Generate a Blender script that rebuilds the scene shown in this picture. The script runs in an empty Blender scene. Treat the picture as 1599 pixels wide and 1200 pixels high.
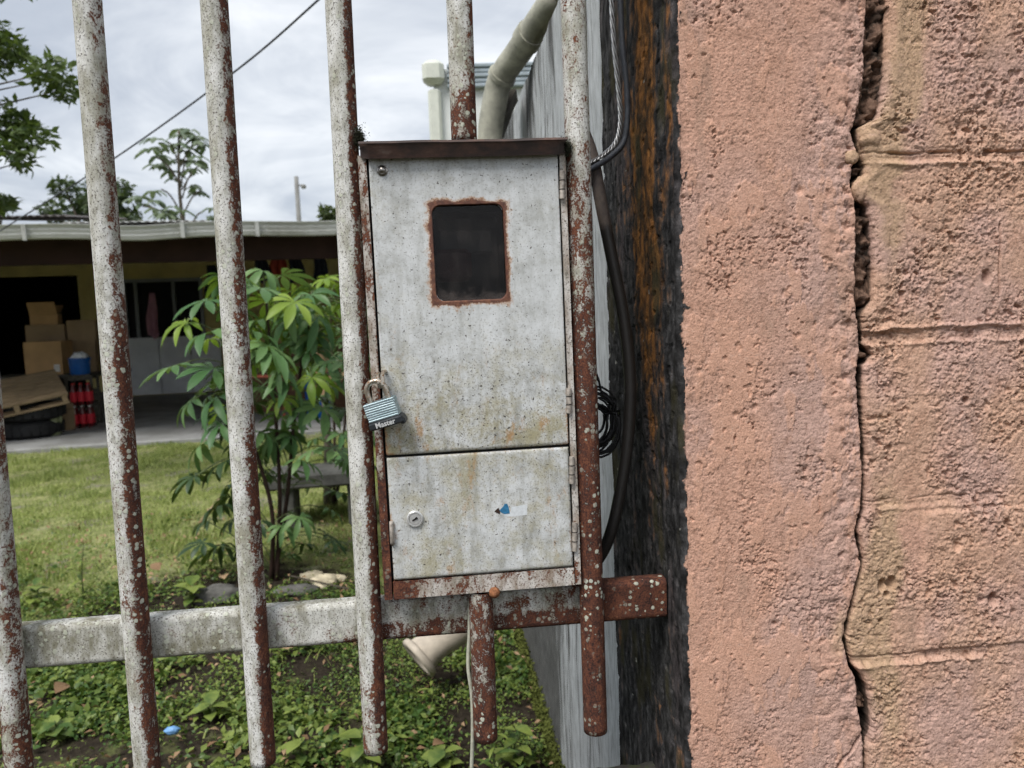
import bpy, math, random
import numpy as np
from mathutils import Vector, Matrix

random.seed(7); RNG = np.random.default_rng(11)
SC = bpy.context.scene
COL = SC.collection
rad = math.radians

# ------------------------------------------------------------------ camera
F_PX, IW, IH = 1200.0, 1599.0, 1200.0
CAM = np.array([0.0, -1.0, 1.22])
YAW, PITCH, ROLL = rad(5.95), rad(5.2), rad(2.2)
def _axes():
    c, s = math.cos(YAW), math.sin(YAW)
    fwd = np.array([s*math.cos(PITCH), c*math.cos(PITCH), -math.sin(PITCH)])
    right = np.array([c, -s, 0.0]); down = np.cross(fwd, right)
    cr, sr = math.cos(ROLL), math.sin(ROLL)
    return cr*right+sr*down, -sr*right+cr*down, fwd
RX, DN, FW = _axes()
cam_d = bpy.data.cameras.new('camera'); cam = bpy.data.objects.new('camera', cam_d); COL.objects.link(cam)
cam_d.sensor_width = 36.0; cam_d.lens = F_PX/IW*36.0; cam_d.clip_start = 0.02; cam_d.clip_end = 3000
cam.matrix_world = Matrix(((RX[0], -DN[0], -FW[0], CAM[0]), (RX[1], -DN[1], -FW[1], CAM[1]),
                           (RX[2], -DN[2], -FW[2], CAM[2]), (0, 0, 0, 1)))
cam_d.dof.use_dof = True; cam_d.dof.focus_distance = 0.98; cam_d.dof.aperture_fstop = 8.0
SC.camera = cam

# ------------------------------------------------------------------ exposure, sky, sun
SC.render.engine = 'CYCLES'
SC.cycles.use_adaptive_sampling = True; SC.cycles.adaptive_threshold = 0.025; SC.cycles.use_denoising = True; SC.cycles.denoising_prefilter = 'FAST'
SC.cycles.max_bounces = 5; SC.cycles.diffuse_bounces = 3; SC.cycles.glossy_bounces = 2; SC.cycles.transmission_bounces = 3; SC.cycles.transparent_max_bounces = 6
SC.render.resolution_x, SC.render.resolution_y = 1024, 768
SC.view_settings.view_transform = 'Standard'; SC.view_settings.look = 'None'
SC.view_settings.gamma = 1.0; SC.view_settings.use_curve_mapping = False
SC.view_settings.exposure = 1.32
SUN_DIR = Vector((-0.42, -0.50, 0.92)).normalized()      # towards the bright part of the cloud cover
SUN_EL = math.asin(SUN_DIR.z); SUN_AZ = math.atan2(SUN_DIR.x, SUN_DIR.y)

world = bpy.data.worlds.new('World'); SC.world = world; world.use_nodes = True

# ------------------------------------------------------------------ node helper
class NT:
    def __init__(s, nt): s.nt = nt
    def n(s, typ, props=None, **ins):
        nd = s.nt.nodes.new(typ)
        for k, v in (props or {}).items(): setattr(nd, k, v)
        for k, v in ins.items():
            key = int(k[1:]) if k[0] == 'i' and k[1:].isdigit() else k.replace('_', ' ')
            s.put(nd.inputs[key], v)
        return nd
    def put(s, sock, v):
        if isinstance(v, bpy.types.NodeSocket): s.nt.links.new(v, sock)
        elif v is not None:
            if isinstance(v, (tuple, list)) and len(v) == 3 and sock.type == 'RGBA': v = (*v, 1)
            sock.default_value = v
    def noise(s, vec, scale, detail=4, rough=0.55, dist=0.0, out=0):
        return s.n('ShaderNodeTexNoise', None, Vector=vec, Scale=scale, Detail=detail, Roughness=rough, Distortion=dist).outputs[out]
    def voro(s, vec, scale, feature='F1', out='Distance', rnd=1.0):
        return s.n('ShaderNodeTexVoronoi', {'feature': feature}, Vector=vec, Scale=scale, Randomness=rnd).outputs[out]
    def ramp(s, fac, stops, interp='LINEAR'):
        nd = s.n('ShaderNodeValToRGB', None, Fac=fac); cr = nd.color_ramp; cr.interpolation = interp
        while len(cr.elements) < len(stops): cr.elements.new(0.5)
        for e, (p, c) in zip(cr.elements, stops):
            e.position = p; e.color = (*c, 1) if len(c) == 3 else c
        return nd.outputs[0]
    def mix(s, fac, a, b, mode='MIX'):
        return s.n('ShaderNodeMix', {'data_type': 'RGBA', 'blend_type': mode, 'clamp_factor': True}, i0=fac, i6=a, i7=b).outputs[2]
    def m(s, op, a, b=None, c=None, clamp=False):
        nd = s.n('ShaderNodeMath', {'operation': op, 'use_clamp': clamp}); s.put(nd.inputs[0], a)
        if b is not None: s.put(nd.inputs[1], b)
        if c is not None: s.put(nd.inputs[2], c)
        return nd.outputs[0]
    def ss(s, v, lo, hi, a=0.0, b=1.0):
        return s.n('ShaderNodeMapRange', {'interpolation_type': 'SMOOTHSTEP'}, i0=v, i1=lo, i2=hi, i3=a, i4=b).outputs[0]
    def sc(s, vec, k):
        return s.n('ShaderNodeVectorMath', {'operation': 'MULTIPLY'}, i0=vec, i1=k).outputs[0]
    def obj(s): return s.n('ShaderNodeTexCoord').outputs['Object']
    def geo(s): return s.n('ShaderNodeNewGeometry')
    def attr(s, name): return s.n('ShaderNodeAttribute', {'attribute_name': name}).outputs['Fac']
    def bump(s, h, strength=0.5, dist=0.001, normal=None):
        nd = s.n('ShaderNodeBump', None, Height=h, Strength=strength, Distance=dist)
        if normal is not None: s.put(nd.inputs['Normal'], normal)
        return nd.outputs[0]
MATS = {}
def material(name, fn):
    mt = bpy.data.materials.new(name); mt.use_nodes = True
    nt = mt.node_tree; b = nt.nodes['Principled BSDF']; t = NT(nt)
    out = fn(t) or {}
    for k, v in out.items(): t.put(b.inputs[k], v)
    MATS[name] = mt; return mt

# world: a pale cloud cover over the Nishita sky
wt = NT(world.node_tree); wt.nt.nodes.clear()
sky = wt.n('ShaderNodeTexSky', {'sky_type': 'NISHITA', 'sun_disc': False, 'sun_elevation': SUN_EL, 'sun_rotation': SUN_AZ,
                                'air_density': 1.0, 'dust_density': 2.0})
wd = wt.n('ShaderNodeTexCoord').outputs['Generated']
sep = wt.n('ShaderNodeSeparateXYZ', None, Vector=wd)
den = wt.m('ADD', wt.m('MAXIMUM', sep.outputs[2], 0.0), 0.16)
comb = wt.n('ShaderNodeCombineXYZ', None, X=wt.m('DIVIDE', sep.outputs[0], den), Y=wt.m('DIVIDE', sep.outputs[1], den), Z=0.37)
cn = wt.noise(comb.outputs[0], 0.55, 6, 0.55, 0.5)
cn2 = wt.noise(wt.sc(comb.outputs[0], (1.0, 0.8, 1.0)), 1.9, 6, 0.6, 0.8)
cmix = wt.m('ADD', wt.m('MULTIPLY', cn, 0.72), wt.m('MULTIPLY', cn2, 0.28))
ccol = wt.ramp(cmix, [(0.36, (0.46, 0.52, 0.61)), (0.46, (0.62, 0.67, 0.75)), (0.53, (0.90, 0.94, 0.99)), (0.60, (1.18, 1.2, 1.22)), (0.70, (0.74, 0.79, 0.87))])
bg1 = wt.n('ShaderNodeBackground', None, Color=sky.outputs[0], Strength=0.07)
bg2 = wt.n('ShaderNodeBackground', None, Color=ccol, Strength=0.385)
mx = wt.n('ShaderNodeMixShader', None, i0=0.88, i1=bg1.outputs[0], i2=bg2.outputs[0])
wo = wt.n('ShaderNodeOutputWorld', None, Surface=mx.outputs[0])

sun_d = bpy.data.lights.new('sun', 'SUN'); sun_d.energy = 1.5; sun_d.angle = rad(28); sun_d.color = (1.0, 0.965, 0.92)
sun = bpy.data.objects.new('sun', sun_d); COL.objects.link(sun)
sun.rotation_euler = SUN_DIR.to_track_quat('Z', 'Y').to_euler(); sun.location = (0, -5, 8)

# ------------------------------------------------------------------ measuring helpers
def ray(px, py):
    v = FW*F_PX + RX*(px-799.5) + DN*(py-600.0); return v
def atY(px, py, Y): v = ray(px, py); return CAM + v*((Y-CAM[1])/v[1])
def atX(px, py, X): v = ray(px, py); return CAM + v*((X-CAM[0])/v[0])
def atZ(px, py, Z): v = ray(px, py); return CAM + v*((Z-CAM[2])/v[2])

# ------------------------------------------------------------------ numpy noise
def _h(ix, iy, iz, seed):
    n = (ix*374761393 + iy*668265263 + iz*2147483647 + seed*1274126177) & 0xffffffff
    n = ((n ^ (n >> 13))*1274126177) & 0xffffffff
    n = ((n ^ (n >> 16))*2246822519) & 0xffffffff
    return ((n ^ (n >> 15)) & 0xffffff)/float(0x7fffff) - 1.0
def vn2(x, y, seed=0):
    x = np.asarray(x, float); y = np.asarray(y, float)
    ix = np.floor(x).astype(np.int64); iy = np.floor(y).astype(np.int64)
    fx = x-ix; fy = y-iy
    ux = fx*fx*fx*(fx*(fx*6-15)+10); uy = fy*fy*fy*(fy*(fy*6-15)+10)
    def g(dx, dy):
        a = _h(ix+dx, iy+dy, 0, seed)*math.pi
        return np.cos(a)*(fx-dx)+np.sin(a)*(fy-dy)
    a = g(0, 0)*(1-ux)+g(1, 0)*ux; b = g(0, 1)*(1-ux)+g(1, 1)*ux
    return (a*(1-uy)+b*uy)*1.5
def fbm(x, y, seed=0, octv=4, gain=0.5):
    r = 0; a = 1.0; t = 0
    for i in range(octv):
        r = r + a*vn2(x*2**i+i*17.3, y*2**i-i*9.1, seed+i); t += a; a *= gain
    return r/t
def sst(v, lo, hi):
    t = np.clip((v-lo)/(hi-lo), 0, 1); return t*t*(3-2*t)

# ------------------------------------------------------------------ mesh helpers
def mesh_np(name, V, Fc, mat=None, parent=None, smooth=True, attrs=None):
    V = np.asarray(V, dtype=np.float32); Fc = np.asarray(Fc, dtype=np.int32)
    me = bpy.data.meshes.new(name); k = Fc.shape[1]
    me.vertices.add(len(V)); me.vertices.foreach_set('co', V.ravel())
    me.loops.add(Fc.size); me.loops.foreach_set('vertex_index', Fc.ravel())
    me.polygons.add(len(Fc)); me.polygons.foreach_set('loop_start', np.arange(0, Fc.size, k, dtype=np.int32))
    me.polygons.foreach_set('loop_total', np.full(len(Fc), k, dtype=np.int32))
    me.polygons.foreach_set('use_smooth', np.full(len(Fc), smooth, dtype=bool))
    me.update(calc_edges=True)
    for an, av in (attrs or {}).items():
        if an == 'col':
            a = me.attributes.new('col', 'FLOAT_COLOR', 'POINT'); c4 = np.ones((len(V), 4), dtype=np.float32); c4[:, :3] = np.asarray(av).reshape(-1, 3); a.data.foreach_set('color', c4.ravel()); continue
        a = me.attributes.new(an, 'FLOAT', 'POINT'); a.data.foreach_set('value', np.asarray(av, dtype=np.float32).ravel())
    if mat: me.materials.append(MATS[mat])
    return link(name, me, parent)
def link(name, me, parent=None):
    o = bpy.data.objects.new(name, me); COL.objects.link(o)
    if parent is not None: o.parent = parent
    return o
def grid_faces(nr, nc, wrap=False):
    r = np.arange(nr-1)[:, None]; c = np.arange(nc if wrap else nc-1)[None, :]
    c2 = (c+1) % nc
    return np.stack([r*nc+c, r*nc+c2, (r+1)*nc+c2, (r+1)*nc+c], -1).reshape(-1, 4)
class MB:
    def __init__(s): s.v = []; s.f = []
    def add(s, v, f):
        b = len(s.v); s.v += [tuple(map(float, p)) for p in v]; s.f += [tuple(i+b for i in q) for q in f]; return s
    def box(s, c, d, rot=None, bev=0.0, jit=0.0):
        x, y, z = [k/2 for k in d]
        if bev <= 0:
            v = [Vector((sx*x, sy*y, sz*z)) for sz in (-1, 1) for sx, sy in ((-1, -1), (1, -1), (1, 1), (-1, 1))]
            f = [(3, 2, 1, 0), (4, 5, 6, 7), (0, 1, 5, 4), (1, 2, 6, 5), (2, 3, 7, 6), (3, 0, 4, 7)]
        else:
            v = []; f = []
            for zi, (zz, ins) in enumerate(((-z, bev), (-z+bev, 0), (z-bev, 0), (z, bev))):
                X, Y = x-ins, y-ins
                b2 = bev if ins == 0 else bev*0.6
                for sx, sy, o in ((-1, -1, 0), (1, -1, 1), (1, 1, 0), (-1, 1, 1)):
                    p1 = (sx*X, sy*(Y-b2)); p2 = (sx*(X-b2), sy*Y)
                    for p in ((p1, p2) if o == 0 else (p2, p1)): v.append(Vector((p[0], p[1], zz)))
            for r in range(3):
                for i in range(8): f.append((r*8+i, r*8+(i+1) % 8, (r+1)*8+(i+1) % 8, (r+1)*8+i))
            f.append(tuple(range(7, -1, -1))); f.append(tuple(range(24, 32)))
        R = rot if rot is not None else Matrix.Identity(3)
        if jit: v = [p+Vector((random.uniform(-jit, jit), random.uniform(-jit, jit), random.uniform(-jit, jit))) for p in v]
        return s.add([R @ p+Vector(c) for p in v], f)
    def tube(s, pts, r, n=10, cap=True):
        P = [Vector(p) for p in pts]; m = len(P); rs = r if hasattr(r, '__len__') else [r]*m
        t0 = (P[1]-P[0]).normalized(); up = Vector((0, 0, 1)) if abs(t0.z) < 0.9 else Vector((1, 0, 0))
        a = t0.cross(up).normalized(); v = []; 
        for i in range(m):
            t = (P[min(i+1, m-1)]-P[max(i-1, 0)]).normalized()
            a = (a-t*a.dot(t)).normalized(); b = t.cross(a)
            for k in range(n):
                an = 2*math.pi*k/n; v.append(P[i]+(a*math.cos(an)+b*math.sin(an))*rs[i])
        f = [(i*n+k, i*n+(k+1) % n, (i+1)*n+(k+1) % n, (i+1)*n+k) for i in range(m-1) for k in range(n)]
        if cap: f += [tuple(range(n-1, -1, -1)), tuple(range((m-1)*n, m*n))]
        return s.add(v, f)
    def lathe(s, prof, n=24, M=None):
        M = M or Matrix.Identity(4); v = []; m = len(prof)
        for (r, z) in prof:
            for k in range(n):
                a = 2*math.pi*k/n; v.append(M @ Vector((r*math.cos(a), r*math.sin(a), z)))
        f = [(i*n+k, i*n+(k+1) % n, (i+1)*n+(k+1) % n, (i+1)*n+k) for i in range(m-1) for k in range(n)]
        f += [tuple(range(n-1, -1, -1)), tuple(range((m-1)*n, m*n))]
        return s.add(v, f)
    def build(s, name, mat, parent=None, smooth=False, sharp=None):
        me = bpy.data.meshes.new(name); me.from_pydata(s.v, [], s.f); me.update()
        if smooth:
            me.polygons.foreach_set('use_smooth', np.ones(len(me.polygons), dtype=bool))
            if sharp:
                me.set_sharp_from_angle(angle=rad(sharp))
        if mat: me.materials.append(MATS[mat])
        return link(name, me, parent)
def tag(o, label, cat, group=None, kind=None):
    if label: o['label'] = label
    if cat: o['category'] = cat
    if group: o['group'] = group
    if kind: o['kind'] = kind
    return o
def thing(name, label, cat, loc=(0, 0, 0), rotz=0.0, group=None):
    o = bpy.data.objects.new(name, None); o.empty_display_size = 0.1; COL.objects.link(o)
    o.location = loc; o.rotation_euler = (0, 0, rotz); return tag(o, label, cat, group)
def struct(o): o['kind'] = 'structure'; return o
def spline(pts, n=8):
    P = [np.array(p, float) for p in pts]; P = [2*P[0]-P[1]]+P+[2*P[-1]-P[-2]]; out = []
    for i in range(1, len(P)-2):
        for k in range(n):
            t = k/n; a, b, c, d = P[i-1:i+3]
            out.append(0.5*((2*b)+(-a+c)*t+(2*a-5*b+4*c-d)*t*t+(-a+3*b-3*c+d)*t**3))
    out.append(P[-2]); return out

# ------------------------------------------------------------------ materials
def rusty_paint(paint=(0.69, 0.69, 0.665), dirt=(0.31, 0.30, 0.235), lich=1.0, n1s=85, speck=1.0):
    def fn(t):
        o = t.obj(); r = t.attr('rust')
        big = t.noise(t.sc(o, (1, 1, 0.6)), n1s, 7, 0.75, 0.4); fine = t.noise(o, 430, 3, 0.65); lo = t.noise(t.sc(o, (1, 1, 0.5)), 17, 3, 0.6)
        v = t.m('ADD', r, t.m('ADD', t.m('MULTIPLY', t.m('SUBTRACT', big, 0.5), 1.75), t.m('ADD', t.m('MULTIPLY', t.m('SUBTRACT', fine, 0.5), 0.75), t.m('MULTIPLY', t.m('SUBTRACT', lo, 0.5), 0.9))))
        mask = t.ss(v, 0.44, 0.54); edge = t.m('SUBTRACT', t.ss(v, 0.28, 0.46), mask, clamp=True)
        g = t.noise(t.sc(o, (1, 1, 0.4)), 40, 6, 0.7)
        pc = t.mix(t.ss(g, 0.34, 0.68), paint, dirt)
        pc = t.mix(t.m('MULTIPLY', t.ss(t.m('SUBTRACT', 1.0, big), 0.50, 0.66), 0.55), pc, (0.20, 0.19, 0.145))
        pc = t.mix(t.m('MULTIPLY', t.ss(fine, 0.55, 0.63), 0.9*speck), pc, (0.085, 0.072, 0.058))
        pc = t.mix(t.m('MULTIPLY', edge, 0.45), pc, (0.24, 0.17, 0.125))
        rc = t.ramp(t.m('ADD', t.m('MULTIPLY', big, .5), t.m('MULTIPLY', fine, .5)), [(0.39, (0.018, 0.010, 0.009)), (0.48, (0.062, 0.026, 0.019)), (0.56, (0.135, 0.048, 0.027)), (0.64, (0.20, 0.085, 0.045)), (0.74, (0.33, 0.20, 0.14))])
        col = t.mix(mask, pc, rc)
        vn = t.n('ShaderNodeTexVoronoi', None, Vector=o, Scale=130.0)
        rr = t.m('MULTIPLY', t.n('ShaderNodeSeparateColor', None, Color=vn.outputs['Color']).outputs[0], 0.50)
        vv = t.m('ADD', vn.outputs['Distance'], t.m('MULTIPLY', t.m('SUBTRACT', fine, 0.5), 0.5))
        sel = t.ss(t.m('ADD', lo, t.m('MULTIPLY', t.m('SUBTRACT', g, .5), .7)), 0.40, 0.60)
        lm = t.m('MULTIPLY', t.ss(t.m('SUBTRACT', vv, rr), 0.0, -0.10), t.m('MULTIPLY', sel, lich))
        col = t.mix(t.m('MULTIPLY', lm, 0.9), col, t.mix(g, (0.60, 0.61, 0.54), (0.40, 0.42, 0.31)))
        h = t.m('ADD', t.m('MULTIPLY', mask, -1.0), t.m('ADD', t.m('MULTIPLY', fine, 0.6), lm))
        return {'Base Color': col, 'Roughness': t.mix(mask, (0.66,)*3, (0.85,)*3), 'Specular IOR Level': 0.25, 'Normal': t.bump(h, 0.8, 0.0009)}
    return fn
material('rusty_bar', rusty_paint())
material('rusty_rail', rusty_paint(paint=(0.64, 0.64, 0.605), dirt=(0.19, 0.18, 0.125), n1s=48))
material('rusty_frame', rusty_paint(paint=(0.62, 0.60, 0.57), dirt=(0.26, 0.20, 0.15), lich=0.25, n1s=70))

def door_paint(t):
    o = t.obj(); r = t.attr('rust'); gr = t.attr('grime')
    st = t.noise(t.sc(o, (1, 1, 0.2)), 60, 6, 0.7); md = t.noise(o, 30, 6, 0.68, 0.4); fi = t.noise(o, 420, 3, 0.7); f2 = t.noise(o, 150, 5, 0.75)
    c = t.mix(t.ss(md, 0.32, 0.7), (0.625, 0.642, 0.645), (0.50, 0.515, 0.51))
    c = t.mix(t.m('MULTIPLY', t.ss(st, 0.42, 0.72), t.m('ADD', 0.35, t.m('MULTIPLY', gr, 0.5))), c, (0.27, 0.272, 0.245))
    mo = t.m('ADD', t.m('MULTIPLY', f2, .55), t.m('MULTIPLY', md, .45))
    c = t.mix(t.m('MULTIPLY', t.ss(mo, 0.47, 0.66), t.m('ADD', 0.30, t.m('MULTIPLY', gr, 0.45))), c, (0.23, 0.225, 0.19))
    oln = t.m('ADD', t.noise(o, 22, 6, 0.75), t.m('MULTIPLY', t.m('SUBTRACT', fi, .5), .28))
    c = t.mix(t.m('MULTIPLY', t.ss(t.m('ADD', oln, t.m('MULTIPLY', gr, 0.13)), 0.50, 0.76), t.m('MULTIPLY', gr, 0.95)), c, (0.335, 0.30, 0.17))
    rs = t.m('ADD', t.noise(t.sc(o, (1, 1, 0.55)), 37, 6, 0.75), t.m('MULTIPLY', t.m('SUBTRACT', fi, .5), .22))
    c = t.mix(t.m('MULTIPLY', t.ss(t.m('ADD', rs, t.m('MULTIPLY', gr, 0.08)), 0.61, 0.76), t.m('MULTIPLY', gr, 1.0)), c, (0.40, 0.235, 0.105))
    c = t.mix(t.m('MULTIPLY', t.ss(t.m('ADD', fi, t.m('MULTIPLY', gr, 0.05)), 0.57, 0.68), 0.55), c, (0.16, 0.15, 0.13))
    c = t.mix(t.m('MULTIPLY', t.ss(t.m('ADD', t.noise(o, 230, 2, 0.6), t.m('MULTIPLY', gr, 0.04)), 0.665, 0.71), 0.9), c, (0.05, 0.045, 0.04))
    v = t.m('ADD', r, t.m('ADD', t.m('MULTIPLY', t.m('SUBTRACT', f2, 0.5), 1.0), t.m('MULTIPLY', t.m('SUBTRACT', fi, 0.5), 0.5)))
    halo = t.ss(v, 0.26, 0.56); core = t.ss(v, 0.48, 0.68)
    c = t.mix(t.m('MULTIPLY', halo, 0.75), c, t.mix(md, (0.40, 0.27, 0.14), (0.42, 0.18, 0.08)))
    c = t.mix(core, c, t.ramp(f2, [(0.3, (0.05, 0.026, 0.022)), (0.52, (0.13, 0.055, 0.037)), (0.75, (0.28, 0.13, 0.065))]))
    h = t.m('ADD', t.m('MULTIPLY', core, 0.6), t.m('ADD', t.m('MULTIPLY', fi, 0.3), t.m('MULTIPLY', f2, 0.5)))
    return {'Base Color': c, 'Roughness': 0.58, 'Specular IOR Level': 0.3, 'Normal': t.bump(h, 0.35, 0.0006)}
material('door_paint', door_paint)
def cap_mat(t):
    o = t.obj(); a = t.noise(t.sc(o, (0.6, 1, 1)), 40, 8, 0.7)
    c = t.ramp(a, [(0.3, (0.028, 0.021, 0.020)), (0.5, (0.060, 0.042, 0.038)), (0.63, (0.12, 0.066, 0.050)), (0.78, (0.24, 0.18, 0.155))])
    return {'Base Color': c, 'Roughness': 0.75, 'Normal': t.bump(a, 0.4, 0.001)}
material('rusty_cap', cap_mat)
def simple(col, rough=0.7, var=0.25, scale=20, metal=0.0, bump=0.3, bd=0.002, spec=0.3, det=5, extra=None):
    def fn(t):
        o = t.obj(); a = t.noise(o, scale, det, 0.65)
        lo = tuple(c*(1-var) for c in col); hi = tuple(min(1, c*(1+var)) for c in col)
        c = t.mix(t.ss(a, 0.25, 0.75), lo, hi)
        d = {'Base Color': c, 'Roughness': rough, 'Metallic': metal, 'Specular IOR Level': spec}
        if bump: d['Normal'] = t.bump(t.noise(o, scale*6, 4, 0.6), bump, bd)
        if extra: d.update(extra)
        return d
    return fn
material('dark_gap', simple((0.012, 0.011, 0.010), 0.9))
material('cabinet_inside', simple((0.035, 0.034, 0.033), 0.85))
material('meter_grey', simple((0.05, 0.05, 0.052), 0.5))
material('meter_dial', simple((0.16, 0.16, 0.155), 0.4))
material('reflection_red', simple((0.13, 0.04, 0.045), 0.6, 0.3, 60))
WZ0 = 0.186
def glass_fn(t):
    mt = t.nt; out = [n for n in mt.nodes if n.type == 'OUTPUT_MATERIAL'][0]
    g = t.n('ShaderNodeBsdfGlossy', None, Color=(0.34, 0.33, 0.33), Roughness=0.03)
    tr = t.n('ShaderNodeBsdfTransparent', None, Color=(0.62, 0.62, 0.63))
    d = t.n('ShaderNodeBsdfDiffuse', None, Color=(0.13, 0.11, 0.10))
    o = t.obj()
    zz_ = t.n('ShaderNodeSeparateXYZ', None, Vector=o).outputs[2]
    dz_ = t.ss(t.m('ADD', zz_, t.m('MULTIPLY', t.m('SUBTRACT', t.noise(o, 55, 5, .65), .5), .05)), WZ0+.022, WZ0+.008)
    m1 = t.n('ShaderNodeMixShader', None, i0=t.m('ADD', t.m('MULTIPLY', dz_, .28), t.m('MULTIPLY', t.ss(t.noise(t.sc(o, (1, 1, .35)), 60, 6, .7), 0.42, 0.75), 0.16)), i1=tr.outputs[0], i2=d.outputs[0])
    fr = t.n('ShaderNodeFresnel', None, IOR=1.45)
    m2 = t.n('ShaderNodeMixShader', None, i0=fr.outputs[0], i1=m1.outputs[0], i2=g.outputs[0])
    mt.links.new(m2.outputs[0], out.inputs['Surface'])
material('dirty_glass', glass_fn)
material('chrome', simple((0.60, 0.60, 0.59), 0.30, 0.12, 300, 0.45, 0.15, 0.0003))
material('bolt_metal', simple((0.30, 0.28, 0.26), 0.35, 0.3, 300, 1.0, 0.2, 0.0003))
def shackle_fn(t):
    o = t.obj(); a = t.noise(o, 300, 6, .7); m = t.ss(a, 0.5, 0.62)
    return {'Base Color': t.mix(m, (0.50, 0.45, 0.38), (0.22, 0.12, 0.06)), 'Metallic': t.mix(m, (0.9,)*3, (0.2,)*3), 'Roughness': t.mix(m, (0.32,)*3, (0.75,)*3), 'Normal': t.bump(a, 0.4, 0.0004)}
material('shackle_steel', shackle_fn)
def lam_fn(t):
    o = t.obj(); a = t.noise(t.sc(o, (30, 30, 500)), 1.0, 4, .6)
    return {'Base Color': t.ramp(a, [(0.3, (0.28, 0.38, 0.42)), (0.7, (0.55, 0.66, 0.70))]), 'Metallic': 0.85, 'Roughness': 0.42, 'Normal': t.bump(a, 0.4, 0.0004)}
material('laminated_steel', lam_fn)
material('black_bumper', simple((0.022, 0.026, 0.030), 0.45, 0.3, 200, 0, 0.2, 0.0004))
material('silver_print', simple((0.55, 0.56, 0.56), 0.5, 0.15, 400, 0, 0.0))
material('blue_print', simple((0.035, 0.16, 0.30), 0.5, 0.3, 300, 0, 0.1, 0.0003))
material('clear_film', simple((0.62, 0.65, 0.67), 0.25, 0.1, 300, 0, 0.1, 0.0003, 0.5))
material('rust_nub', simple((0.24, 0.10, 0.045), 0.85, 0.5, 200, 0, 0.6, 0.001))
material('hinge_metal', simple((0.36, 0.32, 0.28), 0.6, 0.5, 160, 0.3, 0.4, 0.0008))

def pink(t):
    o = t.obj(); c = t.n('ShaderNodeAttribute', {'attribute_name': 'col'}).outputs['Color']
    f = t.noise(o, 520, 4, 0.7); g = t.noise(o, 190, 4, 0.7)
    c = t.mix(0.85, c, t.ramp(f, [(0.30, (0.36, 0.33, 0.31)), (0.43, (0.94, 0.93, 0.92)), (0.55, (1.0, 1.0, 1.0)), (0.72, (1.30, 1.32, 1.32))]), 'MULTIPLY')
    return {'Base Color': c, 'Roughness': 0.95, 'Specular IOR Level': 0.06, 'Normal': t.bump(t.m('ADD', f, g), 0.9, 0.0014)}
material('pink_render', pink)
def rubble(t):
    o = t.obj(); a = t.noise(o, 90, 7, 0.7); b = t.noise(o, 30, 4, 0.6)
    c = t.ramp(a, [(0.3, (0.055, 0.034, 0.026)), (0.55, (0.17, 0.105, 0.075)), (0.78, (0.36, 0.235, 0.17))])
    c = t.mix(t.ss(b, 0.50, 0.64), c, (0.035, 0.027, 0.022))
    return {'Base Color': c, 'Roughness': 0.95, 'Specular IOR Level': 0.1, 'Normal': t.bump(a, 0.9, 0.002)}
material('crack_mortar', rubble)
def greywall(t):
    o = t.obj(); st = t.noise(t.sc(o, (1, 1, 0.09)), 30, 9, 0.7, 0.2); st2 = t.noise(t.sc(o, (1, 1, 0.2)), 90, 8, 0.7); big = t.noise(t.sc(o, (1, 1, .3)), 3.5, 5, .6)
    c = t.ramp(st2, [(0.3, (0.27, 0.28, 0.28)), (0.55, (0.46, 0.48, 0.49)), (0.8, (0.60, 0.62, 0.63))])
    k = t.attr('mold')
    dm = t.ss(t.m('ADD', k, t.m('ADD', t.m('MULTIPLY', t.m('SUBTRACT', st, 0.5), 1.6), t.m('MULTIPLY', t.m('SUBTRACT', big, .5), .9))), 0.42, 0.72)
    c = t.mix(t.m('MULTIPLY', dm, 0.9), c, t.ramp(st2, [(0.35, (0.022, 0.022, 0.021)), (0.6, (0.085, 0.083, 0.078)), (0.8, (0.22, 0.22, 0.21))]))
    ms = t.ss(t.m('ADD', t.attr('moss'), t.m('MULTIPLY', t.m('SUBTRACT', t.noise(o, 22, 7, .7), 0.5), 1.2)), 0.45, 0.6)
    c = t.mix(ms, c, t.mix(t.noise(o, 80, 3), (0.05, 0.07, 0.012), (0.14, 0.16, 0.03)))
    return {'Base Color': c, 'Roughness': 0.9, 'Specular IOR Level': 0.15, 'Normal': t.bump(t.m('ADD', st2, ms), 0.6, 0.004)}
material('weathered_wall', greywall)
def mossy(t):
    o = t.obj(); a = t.noise(o, 45, 8, .7)
    c = t.ramp(a, [(0.3, (0.018, 0.016, 0.014)), (0.5, (0.05, 0.045, 0.035)), (0.62, (0.055, 0.07, 0.02)), (0.78, (0.25, 0.25, 0.22))])
    return {'Base Color': c, 'Roughness': 0.95, 'Normal': t.bump(a, 0.9, 0.006)}
material('mossy_concrete', mossy)
material('moss', simple((0.085, 0.10, 0.020), 0.9, 0.5, 60, 0, 0))
material('dark_moss', simple((0.03, 0.032, 0.018), 0.95, 0.5, 200, 0, 0))
material('black_cable', simple((0.014, 0.014, 0.015), 0.42, 0.4, 60, 0, 0.15, 0.0006))
def conduit(t):
    o = t.obj(); k = t.ss(t.m('ADD', t.attr('rust'), t.m('MULTIPLY', t.m('SUBTRACT', t.noise(o, 60, 6, .7), .5), 1.0)), 0.4, 0.7)
    a = t.noise(o, 70, 5, .7)
    return {'Base Color': t.mix(k, t.mix(a, (0.014, 0.0135, 0.013), (0.035, 0.03, 0.027)), t.ramp(a, [(.3, (.05, .04, .04)), (.6, (.115, .09, .075)), (.8, (.17, .14, .12))])), 'Roughness': t.mix(k, (.45,)*3, (.8,)*3), 'Normal': t.bump(a, .3, .001)}
material('conduit', conduit)
material('aluminium', simple((0.33, 0.33, 0.33), 0.42, 0.2, 200, 0.9, 0.2, 0.0004))
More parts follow.
